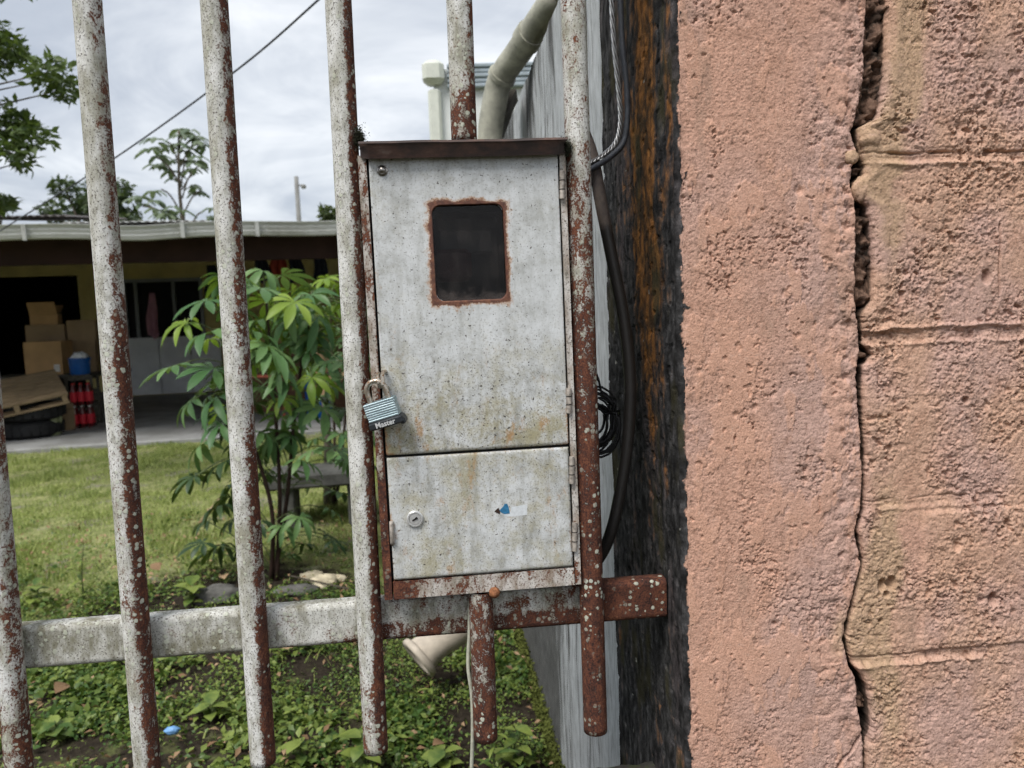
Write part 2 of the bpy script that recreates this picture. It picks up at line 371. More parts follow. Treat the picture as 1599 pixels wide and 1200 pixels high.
material('grey_cable', simple((0.045, 0.05, 0.06), 0.5, 0.3, 100))
material('string', simple((0.42, 0.42, 0.34), 0.7, 0.25, 120))
material('pvc', simple((0.36, 0.355, 0.29), 0.5, 0.35, 16, 0, 0.2, 0.002))
material('dark_wood', simple((0.075, 0.068, 0.055), 0.8, 0.5, 30))
material('shed_white', simple((0.66, 0.68, 0.66), 0.6, 0.06, 3))
material('shed_grey', simple((0.29, 0.34, 0.37), 0.5, 0.2, 6))
material('shed_cream', simple((0.60, 0.62, 0.55), 0.55, 0.1, 6))
# house
material('yellow_wall', simple((0.64, 0.54, 0.23), 0.8, 0.18, 2.5, 0, 0.1))
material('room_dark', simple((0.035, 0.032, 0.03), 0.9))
material('red_beam', simple((0.036, 0.016, 0.014), 0.7, 0.3, 4))
material('ceiling_board', simple((0.12, 0.10, 0.08), 0.85, 0.3, 3))
def gutter_fn(t):
    o = t.obj(); a = t.noise(t.sc(o, (0.3, 1, 1)), 6, 7, .7); b = t.noise(t.sc(o, (1, 1, .2)), 14, 5, .65)
    c = t.mix(t.ss(a, .45, .75), (0.47, 0.48, 0.47), (0.26, 0.26, 0.23)); c = t.mix(t.m('MULTIPLY', t.ss(b, .55, .72), .7), c, (0.19, 0.18, 0.15))
    return {'Base Color': c, 'Roughness': .6}
material('gutter_white', gutter_fn)
def roof_fn(t):
    o = t.obj(); a = t.noise(o, 3, 7, .7)
    return {'Base Color': t.ramp(a, [(.3, (.05, .045, .042)), (.55, (.12, .10, .09)), (.75, (.30, .29, .28))]), 'Roughness': .6, 'Metallic': .2}
material('old_roof', roof_fn)
material('roof_pale', simple((0.42, 0.42, 0.40), 0.55, 0.35, 3))
material('window_grey', simple((0.30, 0.32, 0.32), 0.5, 0.15))
material('window_dark', simple((0.010, 0.011, 0.012), 0.5, 0.2, 4, 0, 0, spec=0.15))
material('panel_white', simple((0.82, 0.84, 0.86), 0.6, 0.12, 3, 0, 0.05))
def slab(t):
    o = t.obj(); a = t.noise(o, 2.2, 8, .65); b = t.noise(o, 30, 5, .7)
    c = t.mix(t.ss(a, .35, .7), (0.30, 0.305, 0.30), (0.19, 0.19, 0.18)); c = t.mix(t.m('MULTIPLY', t.ss(b, .55, .7), .4), c, (.11, .11, .10))
    return {'Base Color': c, 'Roughness': .85, 'Normal': t.bump(b, .3, .004)}
material('porch_concrete', slab)
def card(c1):
    def fn(t):
        o = t.obj(); a = t.noise(o, 5, 5, .6); w = t.noise(t.sc(o, (200, 200, 3)), 1, 2)
        return {'Base Color': t.mix(t.ss(a, .3, .7), tuple(k*.8 for k in c1), c1), 'Roughness': .85, 'Normal': t.bump(w, .15, .001)}
    return fn
material('cardboard', card((0.42, 0.255, 0.115)))
material('cardboard_dull', card((0.27, 0.185, 0.105)))
material('paper_label', simple((0.60, 0.58, 0.54), 0.7, 0.1))
def wood_fn(c1, c2):
    def fn(t):
        o = t.obj(); a = t.noise(t.sc(o, (2, 22, 22)), 2.0, 7, .65, .3); b = t.noise(o, 7, 4)
        c = t.mix(t.ss(a, .35, .68), c1, c2); c = t.mix(t.m('MULTIPLY', t.ss(b, .5, .75), .5), c, tuple(k*.5 for k in c1))
        return {'Base Color': c, 'Roughness': .8, 'Normal': t.bump(a, .4, .002)}
    return fn
material('pallet_wood', wood_fn((0.36, 0.26, 0.15), (0.23, 0.165, 0.095)))
material('brown_wood', wood_fn((0.15, 0.075, 0.04), (0.09, 0.045, 0.025)))
material('tyre_rubber', simple((0.017, 0.017, 0.018), 0.75, 0.3, 12))
material('blue_plastic', simple((0.012, 0.085, 0.30), 0.35, 0.15, 8, 0, 0.05))
material('white_bag', simple((0.62, 0.64, 0.66), 0.45, 0.15, 20))
material('cola', simple((0.10, 0.012, 0.014), 0.12, 0.3, 20, 0, 0, spec=0.5))
material('red_label', simple((0.60, 0.03, 0.05), 0.4, 0.15, 20, 0, 0))
material('red_cap', simple((0.38, 0.02, 0.02), 0.4, 0.1, 20, 0, 0))
material('jug_plastic', simple((0.22, 0.24, 0.13), 0.35, 0.2, 8, 0, 0))
material('white_plastic', simple((0.60, 0.60, 0.58), 0.4, 0.1, 8, 0, 0))
material('pink_cloth', simple((0.62, 0.34, 0.42), 0.85, 0.25, 10))
material('red_cloth', simple((0.26, 0.04, 0.03), 0.85, 0.2, 10))
material('navy_cloth', simple((0.016, 0.018, 0.035), 0.9, 0.3, 10))
material('salmon_pipe', simple((0.62, 0.17, 0.11), 0.5, 0.15, 8))
# plants, ground
def leafmat(c1, c2, back=None, trans=0.25, sc=3.0, rough=0.45):
    def fn(t):
        g = t.n('ShaderNodeObjectInfo').outputs['Random']; o = t.obj(); isl = t.geo().outputs['Random Per Island']
        k = t.m('ADD', t.m('MULTIPLY', t.m('ADD', g, isl), 0.5), t.m('MULTIPLY', t.m('SUBTRACT', t.noise(o, sc, 4), .5), .9))
        c = t.mix(t.ss(k, .2, .8), c1, c2)
        out = [n for n in t.nt.nodes if n.type == 'OUTPUT_MATERIAL'][0]; b = t.nt.nodes['Principled BSDF']
        t.put(b.inputs['Base Color'], c); t.put(b.inputs['Roughness'], rough); t.put(b.inputs['Specular IOR Level'], .35)
        tl = t.n('ShaderNodeBsdfTranslucent', None, Color=t.mix(0.5, c, (0.20, 0.30, 0.02)))
        mx = t.n('ShaderNodeMixShader', None, i0=trans, i1=b.outputs[0], i2=tl.outputs[0])
        t.nt.links.new(mx.outputs[0], out.inputs['Surface'])
    return fn
material('cassava_leaf', leafmat((0.062, 0.145, 0.050), (0.155, 0.265, 0.092)))
material('bright_leaf', leafmat((0.14, 0.24, 0.03), (0.27, 0.38, 0.06), trans=.38))
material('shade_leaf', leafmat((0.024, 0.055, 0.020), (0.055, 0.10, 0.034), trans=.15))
material('tree_leaf', leafmat((0.026, 0.055, 0.018), (0.105, 0.15, 0.045), trans=.25))
material('far_leaf', leafmat((0.045, 0.070, 0.032), (0.125, 0.155, 0.062), trans=.2))
material('pale_leaf', leafmat((0.095, 0.135, 0.085), (0.16, 0.20, 0.13), trans=.25))
material('cover_leaf', leafmat((0.050, 0.105, 0.022), (0.23, 0.29, 0.065), trans=.22, sc=2.0))
material('grass_blade', leafmat((0.15, 0.215, 0.055), (0.40, 0.45, 0.15), trans=.25, sc=1.5, rough=.6))
material('dry_leaf', leafmat((0.20, 0.115, 0.06), (0.40, 0.27, 0.16), trans=.1, rough=.8, sc=25.0))
material('stem_dark', simple((0.040, 0.022, 0.016), 0.7, 0.4, 30))
material('stem_green', simple((0.10, 0.13, 0.05), 0.6, 0.3, 30))
material('bark', simple((0.10, 0.085, 0.065), 0.9, 0.4, 12, 0, 0.6, 0.01))
material('pole_grey', simple((0.20, 0.20, 0.19), 0.8, 0.2, 3))
material('rock', simple((0.11, 0.108, 0.10), 0.9, 0.4, 14, 0, 0.6, 0.006))
material('bone', simple((0.52, 0.46, 0.33), 0.8, 0.25, 30))
material('clay', simple((0.50, 0.44, 0.36), 0.75, 0.2, 14, 0, 0.3, 0.002))
material('blue_wrapper', simple((0.16, 0.34, 0.62), 0.35, 0.35, 40, 0, 0.2))
material('bench_concrete', simple((0.085, 0.085, 0.078), 0.9, 0.4, 8, 0, 0.4, 0.006))
def ground_fn(t):
    o = t.obj(); a = t.noise(o, 1.1, 7, .6); b = t.noise(o, 9, 7, .7); f = t.noise(o, 60, 5, .7); s = t.attr('soil')
    grass = t.mix(t.ss(b, .35, .68), (0.17, 0.20, 0.07), (0.33, 0.33, 0.15))
    soil = t.ramp(f, [(.3, (.017, .013, .010)), (.6, (.045, .036, .026)), (.8, (.10, .085, .065))])
    m = t.ss(t.m('ADD', s, t.m('MULTIPLY', t.m('SUBTRACT', b, .5), 1.0)), .35, .65)
    c = t.mix(m, grass, soil)
    c = t.mix(t.m('MULTIPLY', t.ss(t.noise(o, 3.1, 6, .65), .54, .64), t.m('SUBTRACT', 1.0, m)), c, (0.24, 0.225, 0.165))
    return {'Base Color': c, 'Roughness': .95, 'Specular IOR Level': .1, 'Normal': t.bump(t.m('ADD', b, f), .6, .02)}
material('ground', ground_fn)

# ================================================================== SETTING
def axis(lo, hi, flo, fhi, fine, coarse):
    a = [np.arange(lo, flo, coarse), np.arange(flo, fhi, fine), np.arange(fhi, hi+coarse*.5, coarse)]
    return np.unique(np.round(np.concatenate(a), 5))
gx = np.unique(np.concatenate([np.linspace(-900, -12, 14), np.arange(-12, -4, .5), np.arange(-4, 1.2, .04), np.arange(1.2, 6, .5), np.linspace(6, 900, 14)]))
gy = np.unique(np.concatenate([np.linspace(-600, -3, 12), np.arange(-3, .6, .3), np.arange(.6, 7.5, .04), np.arange(7.5, 20, .6), np.linspace(20, 1500, 16)]))
GX, GY = np.meshgrid(gx, gy)
def gz(x, y):
    x = np.asarray(x, float); y = np.asarray(y, float)
    w = np.exp(-((x+1.3)/3.2)**4)*sst(y, .3, 1.2)*(1-sst(y, 5.6, 6.4))
    return -.125*sst(x, -.55, .12)*sst(y, .3, .6)*(1-sst(y, 3.6, 5.0))+w*(0.035*fbm(x*.9, y*.9, 5, 3)+0.012*fbm(x*5, y*5, 9, 3))
def soil_at(x, y):
    x = np.asarray(x, float); y = np.asarray(y, float)
    near = 1-sst(y+.45*fbm(x*.7, y*.7, 3, 2), 1.9, 2.9)
    r1 = np.exp(-(((x+.95)/.75)**2+((y-2.5)/.55)**2))
    return np.clip(.62*near+1.0*r1+.75*np.exp(-((x-.22)/.16)**2)*(y < 5), 0, 1)*(y < 6)
gobj = mesh_np('ground', np.stack([GX, GY, gz(GX, GY)], -1).reshape(-1, 3), grid_faces(len(gy), len(gx)), 'ground', None, True, {'soil': soil_at(GX, GY)})
struct(gobj)

# ------------------------------------------------------------------ pink pillar and block wall
YF = -0.05                                   # front plane of the masonry
XP = atY(1061, 600, YF)[0]                   # left arris of the pillar
zt, zb = atY(1300, -25, YF)[2], atY(1300, 1225, YF)[2]
crackL = [(-400, 1352), (-60, 1356), (0, 1355), (60, 1352), (120, 1351), (150, 1345), (185, 1338), (205, 1331), (240, 1340), (262, 1332), (290, 1330), (320, 1337), (360, 1338), (420, 1337), (470, 1336), (500, 1341), (540, 1344), (572, 1340), (620, 1342), (700, 1346), (740, 1348), (800, 1345), (830, 1336), (880, 1346), (930, 1333), (970, 1322), (1000, 1318), (1040, 1326), (1060, 1338), (1110, 1342), (1140, 1348), (1170, 1350), (1260, 1349), (1700, 1350)]
crackR = [(-400, 1384), (-60, 1386), (0, 1385), (60, 1383), (120, 1380), (150, 1377), (185, 1368), (200, 1338), (240, 1345), (258, 1352), (272, 1349), (285, 1334), (305, 1336), (322, 1354), (360, 1361), (420, 1363), (470, 1361), (492, 1347), (540, 1351), (555, 1364), (572, 1349), (620, 1347), (700, 1352), (740, 1352), (800, 1350), (830, 1340), (880, 1350), (930, 1337), (970, 1327), (1000, 1322), (1040, 1331), (1060, 1346), (1075, 1354), (1110, 1360), (1140, 1361), (1155, 1357), (1172, 1352.5), (1260, 1353), (1700, 1354)]
def crack_fn(tab):
    pts = [atY(x, y, YF) for y, x in tab]; zz = np.array([p[2] for p in pts])[::-1]; xx = np.array([p[0] for p in pts])[::-1]
    return lambda z: np.interp(z, zz, xx)
cL0, cR0 = crack_fn(crackL), crack_fn(crackR)
cL = lambda z: cL0(z)+.0020*fbm(z*95, z*0+3, 21, 4, .65)
cR = lambda z: np.maximum(cR0(z)+.0024+.0024*fbm(z*95, z*0+8, 22, 4, .65), cL(z)+.0022)
ZTOP = 2.45
zs = axis(0, ZTOP, zb, zt, .00108, .006)
def split_crack(x, z):
    """the short branch that leaves the crack down to the left"""
    a = atY(1349, 1145, YF); b = atY(1305, 1206, YF); t = np.clip((a[2]-z)/(a[2]-b[2]), 0, 1)
    xc = a[0]+(b[0]-a[0])*t+.003*vn2(z*60, z*0, 4)
    return np.exp(-((x-xc)/.0019)**2)*((z < a[2]) & (z > b[2]-.05))
def h_pillar(x, z):
    sk = fbm(x*22, z*10, 31, 5, .6)+.22*fbm(x*6, z*3, 35, 2)
    m = sst(sk, .10, .135)
    ro = fbm(x*260, z*260, 32, 3, .75); r2 = fbm(x*90, z*80, 232, 4, .66); co = fbm(x*34, z*34, 33, 3)
    fl1 = sst(fbm(x*48, z*40, 235, 5, .62), .02, .05); fl2 = sst(fbm(x*95+3, z*85, 236, 4, .62), .08, .12)
    rgh = sst(fbm(x*13, z*9, 36, 5, .6), -.04, .30)
    pit = sst(fbm(x*130, z*130, 34, 3, .6), .20, .27)*rgh
    pt2 = sst(fbm(x*230, z*230, 233, 2), .36, .42)*(.3+.7*rgh)
    dc = cL(z)-x
    w = np.exp(-(dc/.05)**2)
    lump = fbm(x*62, z*55, 37, 4)
    h = (1-m)*(ro*.0008+r2*(.0004+.0008*rgh)+co*.0006+(fl1-.5)*.0006*rgh+(fl2-.5)*.0007*rgh-pit*.0030-pt2*.0018)+m*(.0009+r2*.00022+ro*.0002-.0020*sst(fbm(x*75, z*75, 38, 2), .42, .46))
    h = h+fbm(x*7, z*5, 39, 3)*.0032+w*(lump*.0042-.003*sst(-lump, .2, .5))
    h = h-.006*np.exp(-np.clip(dc, 0, 1)/.0016)-.022*split_crack(x, z)
    for (hpx, hpy, r, dp) in ((1248, 297, .006, .004), (1280, 185, .005, .003), (1170, 30, .006, .002), (1325, 505, .0045, .005), (1320, 590, .005, .004), (1320, 560, .003, .004), (1315, 675, .004, .003), (1150, 648, .004, .003), (1180, 636, .004, .003), (1208, 617, .003, .003), (1312, 868, .0025, .006), (1208, 975, .004, .003), (1258, 732, .005, .003), (1225, 458, .005, .003), (1085, 28, .007, .002)):
        c = atY(hpx, hpy, YF); h = h-dp*np.exp(-(((x-c[0])/r)**2+((z-c[2])/r)**2)**1.4)*(1+.6*r2)
    a, b = atY(1312, 935, YF), atY(1312, 1035, YF)
    led = ((z < a[2]) & (z > b[2]))*sst(-(x-a[0]-.001*vn2(z*80, z*0, 6)), -.001, .001)*sst(x, a[0]-.03, a[0]-.028)
    return h-.0016*led+.00016*RNG.standard_normal(np.shape(h)), m
def lerp(a, b, t): return a*(1-t[..., None])+b*t[..., None]
def C3(*c): return np.array(c, float)
def pink_col(x, z, och, skim, right=False):
    x = np.asarray(x, float); z = np.asarray(z, float)*np.ones_like(x)
    big = fbm(x*5.5, z*4, 201, 4)+(.35 if right else 0.0)+.9*(sst(x, XP+.05, XP+.2)-.5)*(0 if right else 1)*.5
    c = lerp(C3(.590, .352, .260), C3(.550, .362, .300), sst(big, -.28, .32))
    if right: c = lerp(c, C3(.585, .368, .258), sst(fbm(x*9+5, z*7, 206, 4), -.35, .25)*.85)
    m1 = sst(fbm(x*34, z*26, 202, 5, .62), .02, .42); c = lerp(c, C3(.38, .215, .150), m1*.45)
    c = lerp(c, C3(.635, .370, .262), np.asarray(skim)*.55)
    oc = np.asarray(och)+.55*fbm(x*24, z*11, 203, 5, .6); c = lerp(c, C3(.500, .345, .222), sst(oc, .26, .80)*.85)
    fi = fbm(x*150, z*150, 204, 4, .65); c = lerp(c, C3(.66, .44, .34), sst(fi, .14, .42)*.5); c = lerp(c, C3(.20, .112, .082), sst(-fi, .12, .42)*.6*(1-.6*np.asarray(skim)))
    fl = fbm(x*60, z*60, 205, 4, .6); c = lerp(c, C3(.145, .085, .068), sst(fl, .40, .56)*.6)
    dr = sst(fbm(x*19, z*4.5, 207, 5, .62), .10, .45)*sst(fbm(x*5, z*5, 208, 2), -.25, .2); c = lerp(c, C3(.33, .225, .170), dr*.42)
    return c
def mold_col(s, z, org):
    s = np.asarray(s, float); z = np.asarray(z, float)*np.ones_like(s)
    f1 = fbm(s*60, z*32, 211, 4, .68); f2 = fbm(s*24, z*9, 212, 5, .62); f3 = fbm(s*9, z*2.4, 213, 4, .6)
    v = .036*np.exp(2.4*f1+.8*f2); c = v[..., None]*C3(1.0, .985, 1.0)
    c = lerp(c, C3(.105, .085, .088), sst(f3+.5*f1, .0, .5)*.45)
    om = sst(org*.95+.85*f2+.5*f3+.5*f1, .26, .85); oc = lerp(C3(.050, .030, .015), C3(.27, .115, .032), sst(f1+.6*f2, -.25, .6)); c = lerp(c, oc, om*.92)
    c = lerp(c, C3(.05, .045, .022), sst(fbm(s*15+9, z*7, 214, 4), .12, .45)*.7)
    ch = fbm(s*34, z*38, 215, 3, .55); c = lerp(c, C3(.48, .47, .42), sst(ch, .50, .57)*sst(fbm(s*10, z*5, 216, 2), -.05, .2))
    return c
def h_side(s, z):
    return fbm(s*40, z*22, 41, 4)*.0018+fbm(s*9, z*5, 42, 3)*.004-.002*sst(fbm(s*45, z*45, 43, 3), .2, .4)
YB = atX(952, 600, XP)[1]                    # back edge of the pillar
rc = .007
side_y = np.arange(YB, YF+rc, -.0035)
corner = np.linspace(0, math.pi/2, 7)
xbase = np.arange(XP+rc, cL(1.2)-.0005, .00112)
xn = (xbase-xbase[0])/(xbase[-1]-xbase[0])
cols = []
Z = zs
Vp = []; A_s = []; A_m = []; A_o = []
hs = np.stack([h_side(np.full_like(Z, y), Z) for y in side_y], 1)
for j, y in enumerate(side_y):
    Vp.append(np.stack([XP-hs[:, j]*sst(np.full_like(Z, y-YF), 0, .03), np.full_like(Z, y), Z], -1))
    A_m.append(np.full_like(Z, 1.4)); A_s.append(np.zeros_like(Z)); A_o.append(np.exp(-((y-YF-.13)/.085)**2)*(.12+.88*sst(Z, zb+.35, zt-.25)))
edge = .006*fbm(Z*30, Z*0+2, 51, 4)+.0022*fbm(Z*120, Z*0+5, 52, 3)
for a in corner:
    Vp.append(np.stack([XP+rc-rc*math.cos(a)+edge*.55, YF+rc-rc*math.sin(a)-edge*.3, Z], -1))
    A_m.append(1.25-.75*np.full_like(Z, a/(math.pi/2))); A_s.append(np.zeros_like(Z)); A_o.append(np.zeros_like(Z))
for k, u in enumerate(xn):
    X = (XP+rc)+(cL(Z)-XP-rc)*u if u > .999 else (XP+rc)+(xbase[k]-XP-rc)+(cL(Z)-xbase[-1])*sst(u, .55, 1.0)
    X = np.minimum(X, cL(Z)-.00012*(len(xn)-1-k))
    h, m = h_pillar(X, Z); d = X-XP
    f = sst(d, .004, .012)
    Vp.append(np.stack([X+edge*.55*(1-sst(d, .006, .02)), YF-h*f-edge*.3*(1-f), Z], -1))
    mid = np.exp(-((Z-(zb+.62*(zt-zb)))/.17)**2)
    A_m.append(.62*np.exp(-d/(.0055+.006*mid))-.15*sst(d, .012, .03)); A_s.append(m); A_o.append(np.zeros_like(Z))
for dy in (.004, .010, .020, .035, .055):
    Vp.append(np.stack([cL(Z)+.0030*fbm(Z*90, Z*0+dy*300, 53, 3), np.full_like(Z, YF+.007+dy), Z], -1))
    A_m.append(np.full_like(Z, -.3)); A_s.append(np.zeros_like(Z)); A_o.append(np.zeros_like(Z))
Vp = np.stack(Vp, 1); nr, nc = Vp.shape[:2]
sk_a = np.stack(A_s, 1); mo_a = np.stack(A_m, 1); or_a = np.stack(A_o, 1)
xx = Vp[:, :, 0]
ochP = np.clip(.55*np.exp(-((cL(Z)[:, None]-xx-.015)/.03)**2)*np.exp(-((Z[:, None]-atY(1300, 985, YF)[2])/.05)**2), 0, 1)
pil = thing('plastered_pillar', 'salmon pink plastered pillar with peeling paint and black mouldy side, left of the crack', 'pillar')
sarc = np.where(np.arange(nc)[None, :] < len(side_y), (Vp[:, :, 1]-YF), -(xx-XP))
pc_ = pink_col(xx, Vp[:, :, 2], ochP, sk_a); mc_ = mold_col(sarc, Vp[:, :, 2], or_a)
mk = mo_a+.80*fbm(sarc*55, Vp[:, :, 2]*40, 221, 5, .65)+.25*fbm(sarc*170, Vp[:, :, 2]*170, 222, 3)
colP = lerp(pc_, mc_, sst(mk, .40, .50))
for q_, c_ in enumerate((.55, .85, 1, 1, 1)): colP[:, nc-5+q_] = lerp(colP[:, nc-5+q_], C3(.030, .024, .020), np.full(nr, c_))   # bare mortar inside the crack, its shade painted into the colour
mesh_np('shaft', Vp.reshape(-1, 3), grid_faces(nr, nc), 'pink_render', pil, True, {'col': colP})
MB().box(((XP+cL(1.2))/2-.02, YB+.10, ZTOP/2), (cL(1.2)-XP-.06, .12, ZTOP)).build('core', 'crack_mortar', pil)
MB().box(((XP+cL(1.2))/2, (YF+YB)/2, ZTOP+.03), (cL(1.2)-XP+.04, YB-YF+.04, .06), bev=.01).build('coping', 'mossy_concrete', pil)

# block wall right of the crack
bw = thing('block_wall', 'salmon pink painted concrete block wall right of the long vertical crack', 'wall')
jt = [(-290, -300, .4), (250, 238, 0), (528, 520, 0), (788, 772, 0), (1034, 1008, 0), (1300, 1270, 0)]
def zj(y0, y1): return .5*(atY(1380, y0, YF)[2]+atY(1580, y1, YF)[2])
joints = [zj(a, b) for a, b, _ in jt]          # descending heights
vj = {1: [atY(1562, 390, YF)[0]], 3: [atY(1551, 930, YF)[0]]}
XMAX = cR(1.2)+1.5
def wav(x, s): return .0050*fbm(x*20, x*0+s, 60+s, 4)
def h_block(x, z):
    ro = fbm(x*210, z*210, 71, 3, .7); r2 = fbm(x*85, z*85, 78, 4, .65); co = fbm(x*34, z*34, 72, 4, .6); pit = sst(fbm(x*100, z*100, 73, 3), .16, .25)*sst(fbm(x*13, z*13, 76, 2), -.2, .2)
    fl1 = sst(fbm(x*50, z*46, 79, 5, .62), .0, .03); fl2 = sst(fbm(x*105, z*100, 178, 4, .62), .05, .09)
    pt2 = sst(fbm(x*200, z*200, 179, 2), .30, .37)
    h = ro*.0011+r2*.0010+co*.0015+(fl1-.5)*.0011+(fl2-.5)*.0011-pit*.0055-pt2*.0022
    bil = np.abs(vn2(x*110, z*110, 75)); h = h+.0016*(bil-.3)
    soft = np.clip(sst(fbm(x*9, z*9, 77, 3), -.1, .25)+.55*sst(-z, -joints[2], -joints[2]+.05)*sst(-fbm(x*14, z*14, 277, 3), -.2, .2), 0, 1)
    h = h*(1-.72*soft)+fbm(x*8, z*8, 74, 2)*.004
    for i, zz in enumerate(joints):
        d = z-(zz+wav(x, i)); d2 = d+.012+.002*vn2(x*40, x*0, i)
        k = (1.0, .9, 1.0, .45, 1.0, 1.0)[i]*(.45+.75*sst(fbm(x*16, z*10+i*3, 66+i, 3), -.3, .25))
        keep = 1-sst(x-atY(1540, 1020, YF)[0], -.02, .01)*.8 if i == 4 else 1.0
        w = .011 if i == 2 else .0065
        h = h-k*keep*.0038*np.exp(-(d/w)**2)*(1+.5*vn2(x*50, z*30, 80+i))
        h = h-k*keep*.0075*np.exp(-((d-.005)/.0013)**2)*sst(fbm(x*25, z*0+i, 90+i, 2), -.25, .15)*(.3 if i == 2 else 1)
        h = h+k*keep*.0034*np.exp(-((d+.0085)/.0030)**2)*(1+.6*vn2(x*45, z*0+i, 95+i))
        if i == 2: h = h+.0036*np.exp(-((d-.0125)/.0028)**2)*(1+.7*vn2(x*40, z*0+3, 98))
    # lower course: recessed flat with a rolled shoulder
    a = atY(1440, 800, YF); b = atY(1535, 1010, YF)
    box = sst(x, a[0]+.006*vn2(z*30, z*0, 3)-.004, a[0]+.004)*sst(-z, -a[2]-.003, -a[2]+.004)*sst(z, b[2], b[2]+.006)
    h = h+.0035*box
    hx = vj[1][0]+.003*vn2(z*25, z*0, 5)
    crk = np.exp(-((x-hx)/.0011)**2)*((z < atY(1560, 350, YF)[2]) & (z > atY(1545, 462, YF)[2]))
    h = h-.007*crk
    for (hpx, hpy, r, dp) in ((1550, 936, .0055, .013), (1556, 998, .003, .008), (1542, 432, .006, .006), (1380, 915, .005, .010), (1394, 912, .006, .009), (1386, 930, .004, .008), (1508, 625, .004, .006), (1570, 815, .004, .006), (1376, 970, .003, .006), (1492, 850, .006, .004), (1545, 150, .005, .004), (1500, 200, .006, .004)):
        c = atY(hpx, hpy, YF); ex = 1.5 if r > .004 else 1
        h = h-1.7*dp*np.exp(-(((x-c[0])/r)**2+((z-c[2])/(r*ex))**2)**2)*(1+.5*r2)
    d = x-cR(z)
    h = h-.006*np.exp(-np.clip(d, 0, 1)/.0016)
    # a smooth vertical mortar fillet right of the crack, between the first two joints
    h = h+.00018*RNG.standard_normal(np.shape(h))
    fil = np.exp(-((d-.014)/.008)**2)*sst(z, joints[2]+.02, joints[2]+.03)
    h = h*(1-.55*fil)+.0022*fil
    return h
def ochre_block(x, z):
    d = x-cR(z); s = np.exp(-((d-.028)/.028)**2)
    zz = (zt-z)/(zt-zb)
    return np.clip(s*(.55+.35*np.sin(zz*9+.6))+.9*np.exp(-((d-.035)/.03)**2)*np.exp(-((zz-.77)/.07)**2)+.5*np.exp(-((d-.03)/.03)**2)*np.exp(-((zz-.18)/.08)**2), 0, 1)
def shaded_flank(c, on):  # unpainted crack flank, darkened to paint in the shade of the crack
    if on:
        for q_, k_ in enumerate((1, 1, 1, .75)): c[:, q_] = lerp(c[:, q_], C3(.030, .024, .020), np.full(len(c), k_))
    return c
fineX = atY(1640, 600, YF)[0]
zed = [ZTOP]+joints[1:]; zed = [z for z in zed if z > .05]+[0.0]
rows = []
zl = [ZTOP, joints[0] if joints[0] < ZTOP else None]
zz_list = sorted(set([ZTOP]+[j for j in joints if .1 < j < ZTOP]+[.6-.21*k for k in range(0, 3) if .6-.21*k > .05 and .6-.21*k < joints[-1]-.1]+[0.0]), reverse=True)
for ci in range(len(zz_list)-1):
    z1, z0 = zz_list[ci], zz_list[ci+1]
    vis = z0 < zt and z1 > zb
    idx = [i for i in range(len(joints)) if abs(joints[i]-z1) < 1e-6]
    ji = idx[0] if idx else 9
    if ji in vj: xs_ = [vj[ji][0]]
    else: xs_ = [cR(1.2)+.36]
    while xs_[-1] < XMAX: xs_.append(xs_[-1]+.41)
    xs_[-1] = XMAX
    left = None
    for bi, xr in enumerate(xs_):
        fine_b = vis and (left is None or left < fineX)
        st = .00112 if fine_b else .02
        cs = .005 if (z0 < zt+.35 and z1 > zb-.35 and (left is None or left < fineX+.5)) else .02
        zz = np.append(np.arange(z0, z1-.3*st, st), z1) if fine_b else np.append(np.arange(z0, z1-.4*cs, cs), z1)
        if fine_b: zz = zz[(zz > zb-.012) | (np.arange(len(zz)) % 4 == 0)]; zz = zz[(zz < zt+.012) | (np.arange(len(zz)) % 4 == 0)]; zz[-1] = z1; zz[0] = z0
        x_lo = cR(1.2) if left is None else left
        xr_f = min(xr, fineX) if fine_b else x_lo
        xv = np.concatenate([np.arange(x_lo, xr_f-.3*st, st) if fine_b else np.array([]), np.arange(xr_f, xr-.4*cs, cs), [xr]]); xv = np.unique(xv)
        ZZ, XX = np.meshgrid(zz, xv, indexing='ij')
        if left is None:
            u = (XX-x_lo)/(xr-x_lo); XX = XX+(cR(ZZ)-x_lo)*(1-sst(XX-x_lo, 0, .1))
        H = h_block(XX, ZZ)
        V = np.stack([XX, YF-H, ZZ], -1); oc = ochre_block(XX, ZZ)
        if left is None:      # the flank inside the crack
            fl = [np.stack([cR(zz)+.0030*fbm(zz*90, zz*0+dy*400, 54, 3), np.full_like(zz, YF+.007+dy), zz], -1) for dy in (.05, .03, .015, .005)]
            V = np.concatenate([np.stack(fl, 1), V], 1); oc = np.concatenate([np.repeat(oc[:, :1], 4, 1), oc], 1)
        nr, nc = V.shape[:2]; zo = np.zeros(nr*nc)
        mesh_np('block', V.reshape(-1, 3), grid_faces(nr, nc), 'pink_render', bw, True, {'col': shaded_flank(pink_col(V[:, :, 0], V[:, :, 2], oc, np.zeros((nr, nc)), True), left is None)})
        left = xr
